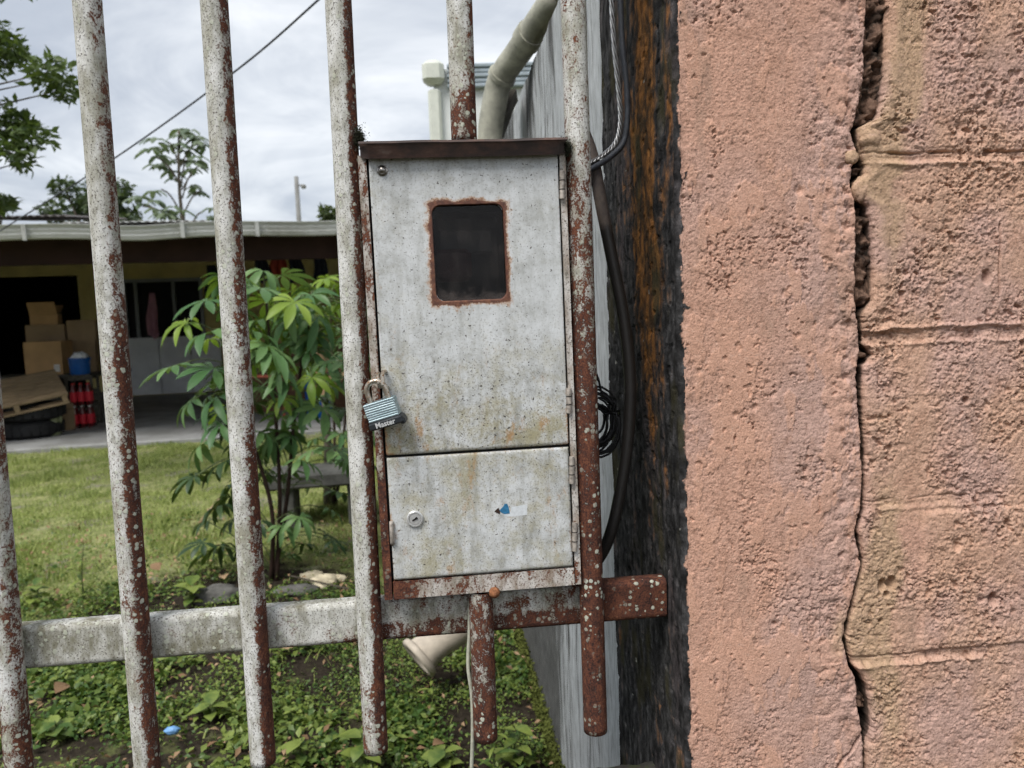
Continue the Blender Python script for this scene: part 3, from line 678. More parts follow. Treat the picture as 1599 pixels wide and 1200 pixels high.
# mortar seen inside the crack
zz = np.arange(zb-.02, zt+.02, .0016); uu = np.linspace(-.25, 1.25, 26)
ZZ, UU = np.meshgrid(zz, uu, indexing='ij'); XX = cL(ZZ)+(np.maximum(cR(ZZ)-cL(ZZ), .004))*UU
wid = cR(ZZ)-cL(ZZ)
lum = fbm(XX*75, ZZ*60, 101, 4); dep = .046-.030*sst(wid, .0145, .020)*(1+.6*lum)-.006*lum*sst(wid, .012, .018)
mesh_np('crack_fill', np.stack([XX, YF+dep, ZZ], -1).reshape(-1, 3), grid_faces(len(zz), len(uu)), 'crack_mortar', bw)
def lump(name, px, py, Y, r, mat, parent, seed, stretch=(1, 1, 1)):
    n1, n2 = 20, 28; th = np.linspace(0, math.pi, n1); ph = np.linspace(0, 2*math.pi, n2, endpoint=False)
    T, P = np.meshgrid(th, ph, indexing='ij'); d = np.stack([np.sin(T)*np.cos(P), np.sin(T)*np.sin(P), np.cos(T)], -1)
    k = 1+.34*fbm(d[..., 0]*1.6+seed, d[..., 2]*1.6+d[..., 1]*1.3, seed, 4)+.16*fbm(d[..., 0]*5+seed, d[..., 2]*5+d[..., 1]*4, seed+3, 3)
    c = atY(px, py, Y) if py is not None else px
    V = (d*k[..., None])*r*np.array(stretch)+np.array(c)
    at_ = {'col': pink_col(V[..., 0], V[..., 2], np.full((n1, n2), .6), np.zeros((n1, n2)), True)} if mat == 'pink_render' else None
    return mesh_np(name, V.reshape(-1, 3), grid_faces(n1, n2, True), mat, parent, True, at_)
for i, (px, py, Y, r, s) in enumerate(((1357, 217, YF+.004, .0125, (1.2, .7, 1.1)), (1345, 297, YF+.006, .012, (1.05, .7, 1.3)), (1329, 246, YF+.003, .009, (1, .6, 1)), (1368, 52, YF+.02, .011, (1, .8, 1.2)), (1366, 105, YF+.022, .010, (1, .8, 1.3)), (1360, 172, YF+.018, .011, (1.1, .8, 1.2)), (1372, 20, YF+.022, .009, (1, .8, 1)), (1354, 450, YF+.02, .008, (.9, .8, 1.6)), (1352, 585, YF+.012, .008, (.8, .6, 2.0)))):
    lump('mortar_lump', px, py, Y, r, 'pink_render' if i < 3 else 'crack_mortar', bw, 111+i, s)
MB().box(((cR(1.2)+XMAX)/2+.01, YF+.115, ZTOP/2), (XMAX-cR(1.2)+.02, .12, ZTOP-.01)).build('core', 'crack_mortar', bw)
MB().box(((cR(1.2)+XMAX)/2+.03, YF+.08, ZTOP+.03), (XMAX-cR(1.2)-.06, .24, .06), bev=.01).build('coping', 'mossy_concrete', bw)

# ---- grey boundary wall running back
XW = XP+.006
wz = np.linspace(0, 1, 90); ztopw = atX(868, 12, XW)[2]
wy = np.concatenate([np.arange(YB-.002, 2.4, .012), np.arange(2.4, 8.2, .1)])
YY, WZ = np.meshgrid(wy, wz*(ztopw+.2)-.2)
hw = fbm(YY*22, WZ*9, 121, 4)*.004+fbm(YY*4, WZ*3, 122, 2)*.006
ga = .43+.30*sst(WZ, ztopw-.55, ztopw)*sst(fbm(YY*3.0, WZ*.5, 125, 3), -.2, .3)+.75*sst(YY, .95, 1.25)*(1-sst(WZ, .2, .95))-.25*np.exp(-((YY-.37)/.06)**2)
mossA = .75*np.exp(-(WZ+.13)/.07)*sst(YY, .5, 1.0)
bwall = thing('boundary_wall', 'grey weathered boundary wall with dark streaks and mossy foot running back behind the meter box', 'wall')
mesh_np('wall_face', np.stack([XW-hw, YY, WZ], -1).reshape(-1, 3), grid_faces(len(wz), len(wy))[:, ::-1], 'weathered_wall', bwall, True, {'mold': ga, 'moss': mossA})
MB().box((XW+.09, (YB+8.2)/2, ztopw/2-.002), (.14, 8.2-YB, ztopw)).build('wall_core', 'mossy_concrete', bwall)
# low wall that carries the fence
zlow = atY(945, 1191, .085)[2]-.004
lw = thing('low_wall', 'low concrete kerb wall with dark mossy top under the fence', 'wall')
lx = np.arange(-3.2, XP-.002, .012); prof = [(.09, 0), (.09, zlow-.012), (.078, zlow), (.05, zlow+.002), (.02, zlow), (-.02, zlow), (-.05, zlow+.001), (-.075, zlow-.004), (-.085, zlow-.02), (-.088, 0)]
LX, PI_ = np.meshgrid(lx, np.arange(len(prof)), indexing='ij')
py_ = np.array([p[0] for p in prof]); pz_ = np.array([p[1] for p in prof])
nzz = fbm(LX*30, PI_*1.7, 131, 4)*.006*(PI_ > 0)*(PI_ < len(prof)-1)
mesh_np('kerb', np.stack([LX, py_[PI_]+nzz*.4, pz_[PI_]+nzz], -1).reshape(-1, 3), grid_faces(len(lx), len(prof)), 'mossy_concrete', lw)

# ================================================================== FENCE
fence = thing('metal_fence', 'white painted metal fence of round bars with rust and lichen in front of the yard', 'fence')
def bar(p_top, p_bot, bias, r=.0163, Y=0.0, ztop=2.06, open_end=True, zcut=None):
    a = atY(*p_top, Y); b = atY(*p_bot, Y); d = (a-b)/(a[2]-b[2])
    z1 = ztop if zcut is None else a[2]; n = 26
    zv = np.append(np.arange(b[2], z1, .008), z1); P = b[None, :]+d[None, :]*(zv-b[2])[:, None]
    an = np.linspace(0, 2*math.pi, n, endpoint=False)
    rr = r*(1+.006*fbm(zv*14, zv*0+p_top[0], 5, 2))
    V = np.stack([P[:, None, 0]+rr[:, None]*np.cos(an)[None], P[:, None, 1]+rr[:, None]*np.sin(an)[None], np.repeat(P[:, 2:3], n, 1)], -1)
    nx = np.repeat(np.cos(an)[None], len(zv), 0); zz_ = np.repeat(zv[:, None], n, 1)
    cy = (CAM[2]-zz_)*1200+488
    A = bias(nx, cy)+.04+.05*sst(cy, 350, 800)
    F = grid_faces(len(zv), n, True)
    # inner tube face at the cut lower end
    Vi = V[:1].copy(); Vi[:, :, 0] = P[0, 0]+(r-.003)*np.cos(an); Vi[:, :, 1] = P[0, 1]+(r-.003)*np.sin(an)
    Vi2 = Vi.copy(); Vi2[:, :, 2] += .03
    allV = np.concatenate([V.reshape(-1, 3), Vi.reshape(-1, 3), Vi2.reshape(-1, 3)]); o0 = V.shape[0]*n
    k = np.arange(n); k2 = (k+1) % n
    F = np.concatenate([F, np.stack([k2, k, o0+k, o0+k2], -1), np.stack([o0+k2, o0+k, o0+n+k, o0+n+k2], -1)])
    A = np.concatenate([A.ravel(), np.full(2*n, 1.0)])
    return mesh_np('bar', allV, F, 'rusty_bar', fence, True, {'rust': A})
s_ = lambda v, a, b: sst(v, a, b)
bar((-78, 0), (31, 1206), lambda nx, y: .10+.26*s_(nx, 0, .9)+.22*s_(-nx, .2, .9)*s_(y, 700, 900)+.16*s_(y, 930, 1100))
bar((136, 0), (231, 1206), lambda nx, y: .03+.46*s_(nx, -.05, .7)+.05*s_(y, 400, 800)+.10*s_(y, 900, 1150))
bar((334, 0), (411, 1190), lambda nx, y: .01+.52*s_(nx, .0, .75)-.16*np.exp(-((y-520)/180)**2)*s_(nx, .2, .6)+.28*s_(y, 860, 1080)*s_(nx, -.5, .4)+.10*s_(-nx, .5, 1)*s_(y, 600, 800))
bar((528, 0), (587, 1171), lambda nx, y: -.04+.64*s_(nx, .0, .6)+.30*s_(y, 950, 1120)+.14*s_(-nx, .5, 1)*s_(y, 850, 1000))
bar((717, 0), (725, 222), lambda nx, y: .20+.24*s_(nx, .2, .8)+.10*s_(-nx, .6, 1)+.25*s_(y, 120, 200))
pA, pB = atY(717, 0, 0), atY(758, 1153, 0)
bar((750.3, 922), (758.5, 1153), lambda nx, y: .52+.10*s_(nx, .2, .8)+.12*s_(y, 1080, 1140), zcut=1)
bar((895, 0), (930, 1141), lambda nx, y: .26+.08*s_(-nx, .3, .9)+.20*s_(y, 200, 290)+.16*s_(y, 440, 540)+.16*s_(y, 700, 1000))
# rails
def rail(x0, x1, zc, hgt, Y0, dep, bias, name='rail'):
    xv = np.append(np.arange(x0, x1, .008), x1); b = .004
    pr = [(Y0+b, zc-hgt/2), (Y0, zc-hgt/2+b)]+[(Y0, z) for z in np.linspace(zc-hgt/2+b*2, zc+hgt/2-b*2, 7)]+[(Y0, zc+hgt/2-b), (Y0+b, zc+hgt/2), (Y0+dep-b, zc+hgt/2), (Y0+dep, zc+hgt/2-b), (Y0+dep, zc-hgt/2+b), (Y0+dep-b, zc-hgt/2)]
    n = len(pr); yv = np.array([p[0] for p in pr]); zv = np.array([p[1] for p in pr])
    V = np.stack([np.repeat(xv[:, None], n, 1), np.repeat(yv[None], len(xv), 0), np.repeat(zv[None], len(xv), 0)], -1)
    A = bias(np.repeat(xv[:, None], n, 1), np.repeat(((zv-zc)/hgt)[None], len(xv), 0))
    F = grid_faces(len(xv), n, True); V2 = V[-1].copy(); c = V2.mean(0); cap = np.concatenate([V2, [c]])
    o0 = V.shape[0]*n; k = np.arange(n)
    F = np.concatenate([F, np.stack([o0+k, o0+(k+1) % n, np.full(n, o0+n), np.full(n, o0+n)], -1)])
    me = bpy.data.meshes.new(name); vv = np.concatenate([V.reshape(-1, 3), cap])
    me.from_pydata(vv.tolist(), [], [tuple(dict.fromkeys(f)) for f in F.tolist()]); me.update()
    me.polygons.foreach_set('use_smooth', np.ones(len(me.polygons), dtype=bool)); me.set_sharp_from_angle(angle=rad(50))
    a = me.attributes.new('rust', 'FLOAT', 'POINT'); a.data.foreach_set('value', np.concatenate([A.ravel(), np.full(n+1, .7)]).astype(np.float32))
    me.materials.append(MATS['rusty_rail']); return link(name, me, fence)
YR = .0165
r_t, r_b = atY(500, 946, YR), atY(500, 1009, YR)
zr = .5*(r_t[2]+r_b[2]); hr = r_t[2]-r_b[2]
xA, xB, xC = atY(560, 950, YR)[0], atY(940, 930, YR)[0], atY(1041, 930, YR)[0]
def rail_bias(x, t):
    return .10+.22*s_(x, xA-.18, xA)*(t < 0)+.28*s_(x, xA-.02, xA+.05)*.9+.07*s_(x, xA+.1, xA+.2)+.55*s_(x, xB-.02, xB)+.12*s_(-t, .25, .5)-.10*s_(t, .35, .5)*(x < xA)
rail(-1.6, xC, zr, hr, YR, .028, rail_bias)
rail(-1.6, xC, 2.03, .058, YR, .028, lambda x, t: .15+0*x)
# ================================================================== METER BOX
YD = -.016                                   # front of the doors
bx_c = atY(745, 700, YD)
box = thing('meter_box', 'light grey metal electric meter box with rusty window hung in the white fence', 'meter box', (bx_c[0], YD, bx_c[2]))
TILT = rad(.35); box.rotation_euler = (0, -TILT, 0)
def bl(px, py, Y=YD):
    p = atY(px, py, Y)-np.array([bx_c[0], YD, bx_c[2]]); c, s = math.cos(-TILT), math.sin(-TILT)
    x, z = p[0], p[2]
    return np.array([x*math.cos(TILT)-(-z)*math.sin(TILT)*-1*-1 if False else x*math.cos(TILT)+z*math.sin(TILT), p[1], -x*math.sin(TILT)+z*math.cos(TILT)])
def mid(*q): return sum(q)/len(q)
# inverse of the box tilt is applied above, so all that follows is in the box's own frame
uL = mid(bl(576, 255)[0], bl(602, 705)[0]); uR = mid(bl(871, 245)[0], bl(887, 690)[0])
uT = mid(bl(576, 247)[2], bl(870, 239)[2]); uB = mid(bl(603, 711)[2], bl(888, 694)[2])
lL = mid(bl(604, 720)[0], bl(612, 900)[0]); lR = mid(bl(889, 705)[0], bl(896, 883)[0])
lT = mid(bl(604, 716)[2], bl(888, 699)[2]); lB = mid(bl(612, 904)[2], bl(897, 887)[2])
uL = lL = mid(uL, lL)+.0008; uR = lR = mid(uR, lR)-.0006; uT -= .0012
# cabinet: frame strips around the doors and body behind
fl_ = uL-.0135; fr_ = uR+.0105; fb_ = lB-.026
DEP = .19
def frame_strip(x0, x1, z0, z1, bias, yf=.0012, yb=.03, name='frame'):
    nx_, nz_ = max(4, int((x1-x0)/.005)), max(4, int((z1-z0)/.005)); xs = np.linspace(x0, x1, nx_); zs2 = np.linspace(z0, z1, nz_)
    ZZ, XX = np.meshgrid(zs2, xs, indexing='ij')
    Vf = np.stack([XX, np.full_like(XX, yf), ZZ], -1)
    ring = []
    for j in range(nx_): ring.append(0*nx_+j)
    for i in range(1, nz_): ring.append(i*nx_+nx_-1)
    for j in range(nx_-2, -1, -1): ring.append((nz_-1)*nx_+j)
    for i in range(nz_-2, 0, -1): ring.append(i*nx_)
    V = Vf.reshape(-1, 3); Vb = V[ring].copy(); Vb[:, 1] = yb; o0 = len(V); n = len(ring); ring = np.array(ring); k = np.arange(n); k2 = (k+1) % n
    F = np.concatenate([grid_faces(nz_, nx_), np.stack([ring[k2], ring[k], o0+k, o0+k2], -1)])
    A = bias(XX, ZZ).ravel(); A = np.concatenate([A, A[ring]])
    return mesh_np(name, np.concatenate([V, Vb]), F, 'rusty_frame', box, False, {'rust': A})
zmid = uB
frame_strip(fl_, uL-.0034, fb_, uT+.004, lambda x, z: .38+.36*s_(-z, -zmid-.02, -zmid+.06)+.25*s_(x, uL-.006, uL-.003)*s_(-z, -uT+.05, -uT+.3), name='frame_stile')
frame_strip(uR+.0028, fr_, fb_, uT+.004, lambda x, z: .12+.35*s_(-z, -lB-.08, -lB), name='frame_stile')
frame_strip(uL-.0015, uR+.0015, fb_, lB-.0028, lambda x, z: .32+.36*s_(-x, -uL-.06, -uL)+.10*s_(z, lB-.01, lB-.002), yf=.0005, name='frame_rail')
body = MB()
y0b, y1b = .004, DEP
body.box(((fl_+fr_)/2, y1b, (fb_+uT)/2), (fr_-fl_, .004, uT-fb_+.004))
body.box((fl_+.003, (.0305+y1b)/2, (fb_+uT)/2), (.004, y1b-.0325, uT-fb_)); body.box((fr_-.003, (.0305+y1b)/2, (fb_+uT)/2), (.004, y1b-.0325, uT-fb_))
body.box(((fl_+fr_)/2, (.0305+y1b)/2, fb_+.003), (fr_-fl_-.008, y1b-.0325, .004)); body.box(((fl_+fr_)/2, (.0305+y1b)/2, uT-.002), (fr_-fl_-.008, y1b-.0325, .004))
body.box(((fl_+fr_)/2, .075, (uB+lT)/2), (fr_-fl_-.010, .085, .003))
body.build('cabinet_body', 'cabinet_inside', box)
# black strips behind the door gaps, standing in for their shade
g = MB(); 
for z in ((uB+lT)/2,): g.box(((uL+uR)/2, .0125, z), (uR-uL+.002, .014, .016))
g.box((uL-.001, .014, (uT+lB)/2), (.012, .012, uT-lB)); g.box((uR+.001, .014, (uT+lB)/2), (.012, .012, uT-lB)); g.box(((uL+uR)/2, .014, lB-.001), (uR-uL-.013, .012, .012))
g.build('gap_shade', 'dark_gap', box)
# cap with drip lip
cl = bl(560, 232, YD-.02)[0]; crr = bl(886, 214, YD-.02)[0]; ct = mid(bl(600, 226, YD-.02)[2], bl(880, 211, YD-.02)[2]); cb = mid(bl(600, 247, YD-.02)[2], bl(860, 239, YD-.02)[2])
cp = MB(); nx_ = 40; V = []; F = []
prof = [(.0, cb+.004), (-.012, cb), (-.0205, ct-.0035), (-.0235, ct-.0028), (-.0225, ct), (0, ct+.002), (DEP, ct+.006), (DEP, ct+.003), (.0, ct-.003)]
for i in range(nx_+1):
    u = i/nx_; x = cl+(crr-cl)*u
    for (y, z) in prof:
        w = .0004*math.sin(u*7)+.0002*math.sin(u*23+1); inset = (.011*(1-min(1, u*14)) if z < ct-.0034 and y < -.001 else 0)-(.011*(1-min(1, (1-u)*14)) if z < ct-.0034 and y < -.001 else 0)
        V.append((x+inset, y, z+w*(1 if z > ct-.004 else .3)))
n = len(prof)
F = [(i*n+k, (i+1)*n+k, (i+1)*n+(k+1) % n, i*n+(k+1) % n) for i in range(nx_) for k in range(n)]+[tuple(range(n)), tuple(range(nx_*n+n-1, nx_*n-1, -1))]
cp.add(V, F); cp.build('cap', 'rusty_cap', box, True, 35)
# upper door with a rounded window opening
wl = mid(bl(673, 330)[0], bl(681, 460)[0]); wr = mid(bl(787, 330)[0], bl(792, 455)[0]); wt_ = mid(bl(680, 321)[2], bl(780, 317)[2]); wb_ = mid(bl(688, 472)[2], bl(785, 467)[2])
def rrect(x0, x1, z0, z1, r, per=40):
    pts = []
    cor = [(x1-r, z1-r, 0), (x0+r, z1-r, 90), (x0+r, z0+r, 180), (x1-r, z0+r, 270)]
    for ci, (cx_, cz_, a0) in enumerate(cor):
        for k in range(12): a = rad(a0+90*k/11); pts.append((cx_+r*math.cos(a), cz_+r*math.sin(a)))
        nx = cor[(ci+1) % 4]; e = (nx[0]+r*math.cos(rad(a0+90)), nx[1]+r*math.sin(rad(a0+90))); s0 = pts[-1]
        for k in range(1, per): pts.append((s0[0]+(e[0]-s0[0])*k/per, s0[1]+(e[1]-s0[1])*k/per))
    return np.array(pts)
per = 34
inn = rrect(wl, wr, wb_, wt_, .0115, per)
out_ = rrect(uL, uR, uB, uT, .0022, per)
nring = 56; rings = []; ts = np.linspace(0, 1, nring)**1.25
for t in ts: rings.append(inn*(1-t)+out_*t)
n = len(inn)
Vd = []; Ad = []; Gd = []
def rust_door(x, z, dwin):
    nz = fbm(x*45, z*45, 145, 4, .6); rgt = sst(x, cxw, wr); k = (.60-.22*rgt)*np.exp(-(dwin/(.0078*(1+1.1*nz)))**1.6)+(.20+.25*nz)*np.exp(-dwin/.013)+.32*np.exp(-dwin/.0022)
    k = k+.10*np.exp(-(dwin/.022)**2)*(z < wb_+.01)
    e = np.minimum(np.minimum(x-uL, uR-x), np.minimum(z-uB, uT-z)); k = k+.28*np.exp(-e/.003)
    k = k+.30*np.exp(-(((x-uL)/.014)**2+((z-uB)/.05)**2))+.22*np.exp(-(((x-uR)/.016)**2+((z-uB-.02)/.05)**2))
    return k
def grime_door(x, z): return np.clip(.16+.75*s_(-(z-uB), -.20, -.01)+.25*np.exp(-((x-uL)/.03)**2)+.2*s_(z, uT-.05, uT), 0, 1)
cxw, czw, hxw, hzw = (wl+wr)/2, (wb_+wt_)/2, (wr-wl)/2, (wt_-wb_)/2
def ring_add(P, y):
    dq = np.hypot(np.maximum(np.abs(P[:, 0]-cxw)-hxw, 0), np.maximum(np.abs(P[:, 1]-czw)-hzw, 0))
    Vd.append(np.stack([P[:, 0], np.full(len(P), y), P[:, 1]], -1)); Ad.append(rust_door(P[:, 0], P[:, 1], dq)); Gd.append(grime_door(P[:, 0], P[:, 1]))
inner2 = rrect(wl+.0006, wr-.0006, wb_+.0006, wt_-.0006, .011, per)
ring_add(inner2, .006); ring_add(inner2, .0012)
dent = lambda P: -.0008*np.sin((P[:, 0]-uL)/(uR-uL)*math.pi)+.0010*fbm(P[:, 0]*14, P[:, 1]*10, 141, 2)
for r_ in rings:
    ring_add(r_, 0.0); Vd[-1][:, 1] += dent(r_)*np.clip(np.minimum(np.minimum(r_[:, 0]-uL, uR-r_[:, 0]), np.minimum(r_[:, 1]-uB, uT-r_[:, 1]))/.02, 0, 1)
ring_add(rrect(uL-.0004, uR+.0004, uB-.0004, uT+.0004, .0024, per), .0012); ring_add(rrect(uL-.0004, uR+.0004, uB-.0004, uT+.0004, .0024, per), .012)
Vd = np.concatenate(Vd); nrg = len(Ad)
ud = mesh_np('upper_door', Vd, grid_faces(nrg, n, True)[:, ::-1], 'door_paint', box, True, {'rust': np.concatenate(Ad), 'grime': np.concatenate(Gd)})
ud['label'] = 'tall upper door with rust-rimmed window'
pane = MB(); pane.box(((wl+wr)/2, .0075, (wb_+wt_)/2), (wr-wl+.016, .0025, wt_-wb_+.016)); pane.build('window_pane', 'dirty_glass', ud)
# white residue that clings to the corners of the pane
for (ax, az, a0, a1, r_) in ((wr-.009, wt_-.009, 10, 70, .0074), (wl+.009, wb_+.009, 190, 262, .0078)):
    rim = MB(); pts = [(ax+r_*math.cos(rad(a)), .0052, az+r_*math.sin(rad(a))) for a in np.linspace(a0, a1, 9)]; rim.tube(pts, .0008, 6); rim.build('window_seal', 'silver_print', ud, True)
bp = bl(597, 267); rv = MB(); Mx = Matrix.Translation(Vector((bp[0], .0, bp[2]))) @ Matrix.Rotation(rad(90), 4, 'X')
rv.lathe([(.0068, -.001), (.0068, .0012), (.0048, .0022), (.0046, .0045), (.0030, .0062), (.0, .0066)], 20, Mx); rv.build('bolt', 'bolt_metal', ud, True, 40)
# lower door
nx_, nz_ = 90, 62; xs = np.linspace(lL, lR, nx_); zs2 = np.linspace(lB, lT, nz_); ZZ, XX = np.meshgrid(zs2, xs, indexing='ij')
e = np.minimum(np.minimum(XX-lL, lR-XX), np.minimum(ZZ-lB, lT-ZZ))
Yd = .0008*(1-sst(e, 0, .003))+.0009*fbm(XX*12, ZZ*12, 142, 2)*sst(e, .005, .03)
ring = list(range(nx_))+[i*nx_+nx_-1 for i in range(1, nz_)]+[(nz_-1)*nx_+j for j in range(nx_-2, -1, -1)]+[i*nx_ for i in range(nz_-2, 0, -1)]
V = np.stack([XX, Yd, ZZ], -1).reshape(-1, 3); Vb = V[ring].copy(); Vb[:, 1] = .012; o0 = len(V); ring = np.array(ring); k = np.arange(len(ring)); k2 = (k+1) % len(ring)
rst = .26*np.exp(-e/.003)+.34*np.exp(-(((XX-lL-.004)/.012)**2+((ZZ-bl(612, 830)[2])/.022)**2))+.24*np.exp(-(((XX-bl(705, 840)[0])/.012)**2+((ZZ-bl(705, 830)[2])/.022)**2))+.20*np.exp(-(((XX-lR)/.01)**2+((ZZ-bl(890, 840)[2])/.03)**2))+.16*np.exp(-(ZZ-lB)/.008)*s_(-XX, -lL-.09, -lL)
gri = np.clip(.72+.3*fbm(XX*9, ZZ*6, 143, 2), 0, 1)
ld = mesh_np('lower_door', np.concatenate([V, Vb]), np.concatenate([grid_faces(nz_, nx_), np.stack([ring[k2], ring[k], o0+k, o0+k2], -1)]), 'door_paint', box, True,
             {'rust': np.concatenate([rst.ravel(), rst.ravel()[ring]]), 'grime': np.concatenate([gri.ravel(), gri.ravel()[ring]])})
ld['label'] = 'short lower door with round key lock'
lp = bl(648, 810); Mx = Matrix.Translation(Vector((lp[0], .0, lp[2]))) @ Matrix.Rotation(rad(90), 4, 'X')
lk = MB(); lk.lathe([(.0108, -.001), (.0108, .0028), (.0095, .0040), (.0079, .0040), (.0076, .0026), (.0072, .0026), (.0070, .0036), (.0, .0038)], 32, Mx); lko = lk.build('key_lock', 'chrome', ld, True, 40)
kh = MB(); Rk = Matrix.Rotation(rad(-28), 3, 'Y'); kh.box((lp[0], -.0038, lp[2]), (.0075, .0012, .0022), Rk); kh.box((lp[0]+.002, -.0039, lp[2]+.0012), (.003, .0012, .003), Rk); kh.build('keyhole', 'dark_gap', lko)
tb = bl(612, 831); tbm = MB(); tbm.tube([(tb[0], -.001, tb[2]-.016), (tb[0], -.004, tb[2]-.012), (tb[0], -.005, tb[2]), (tb[0], -.004, tb[2]+.010), (tb[0], -.001, tb[2]+.014)], .0028, 8); tbm.build('door_tab', 'hinge_metal', ld, True)
sp = bl(800, 800); st = MB()
def flat(mb, pts, y=-.0006, th=.0004):
    P = [bl(*p) for p in pts]; n = len(P); mb.add([(p[0], y, p[2]) for p in P]+[(p[0], y+th, p[2]) for p in P], [tuple(range(n-1, -1, -1))]+[(i, (i+1) % n, n+(i+1) % n, n+i) for i in range(n)])
flat(st, [(780, 797), (786, 791), (788, 787), (792, 787), (794, 792), (796, 802), (788, 803), (783, 801)]); sto = st.build('sticker', 'blue_print', ld)
st2 = MB(); flat(st2, [(787, 803), (796, 801), (799, 792), (823, 788), (823, 804), (800, 807), (788, 806)], -.0004); st2.build('sticker_film', 'clear_film', sto)
st3 = MB(); flat(st3, [(772, 799), (778, 793), (781, 799), (780, 803)], -.0009, .0005); st3.build('sticker_scrap', 'stem_dark', sto)
# hinges
for (px, y0, y1) in ((877.5, 268, 311), (888, 606, 645), (892.5, 713, 755), (897, 816, 860)):
    a, b = bl(px, y0), bl(px, y1); h = MB(); h.tube([(a[0], -.0015, a[2]), (b[0], -.0015, b[2])], .0034, 10); hh = h.build('hinge', 'hinge_metal', box, True, 40)
    for k in (.33, .66):
        q = a+(b-a)*k; r2 = MB(); r2.tube([(q[0], -.0015, q[2]-.0006), (q[0], -.0015, q[2]+.0006)], .0037, 10); r2.build('knuckle', 'dark_gap', hh, True, 40)
# meter inside
mc = ((wl+wr)/2, .10, (wb_+wt_)/2-.01); me_ = MB(); me_.box(mc, (.10, .06, .14), bev=.008); mo = me_.build('meter', 'meter_grey', box)
dl = MB(); dl.box((mc[0], .0685, mc[2]+.03), (.07, .004, .03), bev=.001); dl.build('dial_plate', 'meter_dial', mo)
tc = MB(); tc.box((wl+.024, .034, wb_+.047), (.050, .018, .042), bev=.006); tc.build('red_reflection', 'reflection_red', mo)  # maroon block added behind the pane to imitate a red reflection
# hasp staple
hp = bl(601, 590); hs_ = MB()
hs_.tube([(hp[0]-.0075, .003, hp[2]+.006), (hp[0]-.0078, -.010, hp[2]+.006), (hp[0]-.0075, -.020, hp[2]+.003), (hp[0]-.0068, -.0215, hp[2]-.004), (hp[0]-.0065, -.016, hp[2]-.010), (hp[0]-.0065, .002, hp[2]-.012)], .0022, 8)
hs_.tube([(hp[0]+.001, .001, hp[2]+.008), (hp[0]-.001, -.012, hp[2]+.008), (hp[0]-.002, -.021, hp[2]+.004), (hp[0]-.0015, -.0225, hp[2]-.006), (hp[0]+.001, -.013, hp[2]-.013), (hp[0]+.002, .001, hp[2]-.013)], .0027, 8)
hs_.build('hasp', 'shackle_steel', box, True, 40)
nb = bl(772, 925); nub = MB(); nub.lathe([(.0075, 0), (.0075, .003), (.004, .0075), (.0, .008)], 9, Matrix.Translation(Vector((nb[0], .0, nb[2]))) @ Matrix.Rotation(rad(90), 4, 'X')); nub.build('rusty_bolt', 'rust_nub', box, True)

# ------------------------------------------------------------------ padlock
YL = YD-.018
pc = atY(598, 641, YL); pl = thing('padlock', 'small laminated steel padlock with black base hanging on the meter box hasp', 'padlock', (pc[0], YL, pc[2]))
pl.rotation_euler = (rad(4), rad(-15), rad(-9))
W, Hh, T = .0400, .0235, .019
for k in range(8):
    m = MB(); jx = random.uniform(-.0004, .0004); m.box((jx, jx*.6, -.003+Hh*(k+.5)/8-Hh*.30), (W+random.uniform(-.0006, .0006), T, Hh/8-.00025), bev=.0006); m.build('plate', 'laminated_steel', pl)
base = MB(); base.box((.0008, 0, -.003-Hh*.30-.0053), (W+.0045, T+.004, .0100), bev=.0022); bo = base.build('bumper', 'black_bumper', pl, True, 40)
kn = MB(); kn.box((W/2+.001, .001, -.003-Hh*.30-.0085), (.007, T, .009), bev=.002); kn.build('bumper_foot', 'black_bumper', bo)
zt_ = -.003+Hh*.70
sh = MB(); R_ = .0118; pts = [(-R_, 0, zt_-.004), (-R_, 0, zt_+.010)]+[(R_*math.cos(a), 0, zt_+.0125+R_*1.05*math.sin(a)) for a in np.linspace(math.pi, 0, 13)]+[(R_, 0, zt_+.010), (R_, 0, zt_-.004)]
sh.tube(pts, .0034, 12); sh.build('shackle', 'shackle_steel', pl, True, 50)
fc = bpy.data.curves.new('lettering', 'FONT'); fc.body = 'Master'; fc.size = .0092; fc.align_x = 'CENTER'; fc.align_y = 'CENTER'; fc.extrude = .00025; fc.offset = .00018
fo = bpy.data.objects.new('lettering_src', fc); COL.objects.link(fo); bpy.context.view_layer.update()
fm = bpy.data.meshes.new_from_object(fo.evaluated_get(bpy.context.evaluated_depsgraph_get())); bpy.data.objects.remove(fo)
fm.materials.clear(); fm.materials.append(MATS['silver_print']); lt = link('lettering', fm, bo)
lt.location = (.0002, -T/2-.00225, -.003-Hh*.30-.0053); lt.rotation_euler = (rad(90), 0, 0)

# ================================================================== CABLES AND PIPES
def px_path(lst): return [atY(x, y, Y) for x, y, Y in lst]
hosep = spline(px_path([(905, 190, .10), (925, 245, .09), (939, 320, .085), (957, 410, .085), (975, 505, .085), (984, 600, .085), (980, 690, .085), (969, 765, .085), (955, 828, .085), (935, 872, .095), (905, 900, .12), (880, 905, .15)]), 8)
hz_ = np.array([p[2] for p in hosep]); mb = MB(); mb.tube(hosep, .0088, 14); ho = mb.build('conduit_hose', 'conduit', None, True)
zr0 = atY(940, 330, .085)[2]; vals = []
for p in hosep: vals += [float(.75*sst(np.array(p[2]), zr0-.06, zr0+.0)+.30*np.exp(-((p[2]-atY(955, 820, .085)[2])/.03)**2))]*14
a_ = ho.data.attributes.new('rust', 'FLOAT', 'POINT'); a_.data.foreach_set('value', np.array(vals, dtype=np.float32))
tag(ho, 'thick black conduit bowed out between the rusty bar and the dark pillar side', 'conduit')
cab = thing('service_cable', 'bare twisted aluminium and grey service cable hanging down the dark pillar side', 'cable', tuple(atY(960, 0, .09)))
base_ = atY(960, 0, .09)
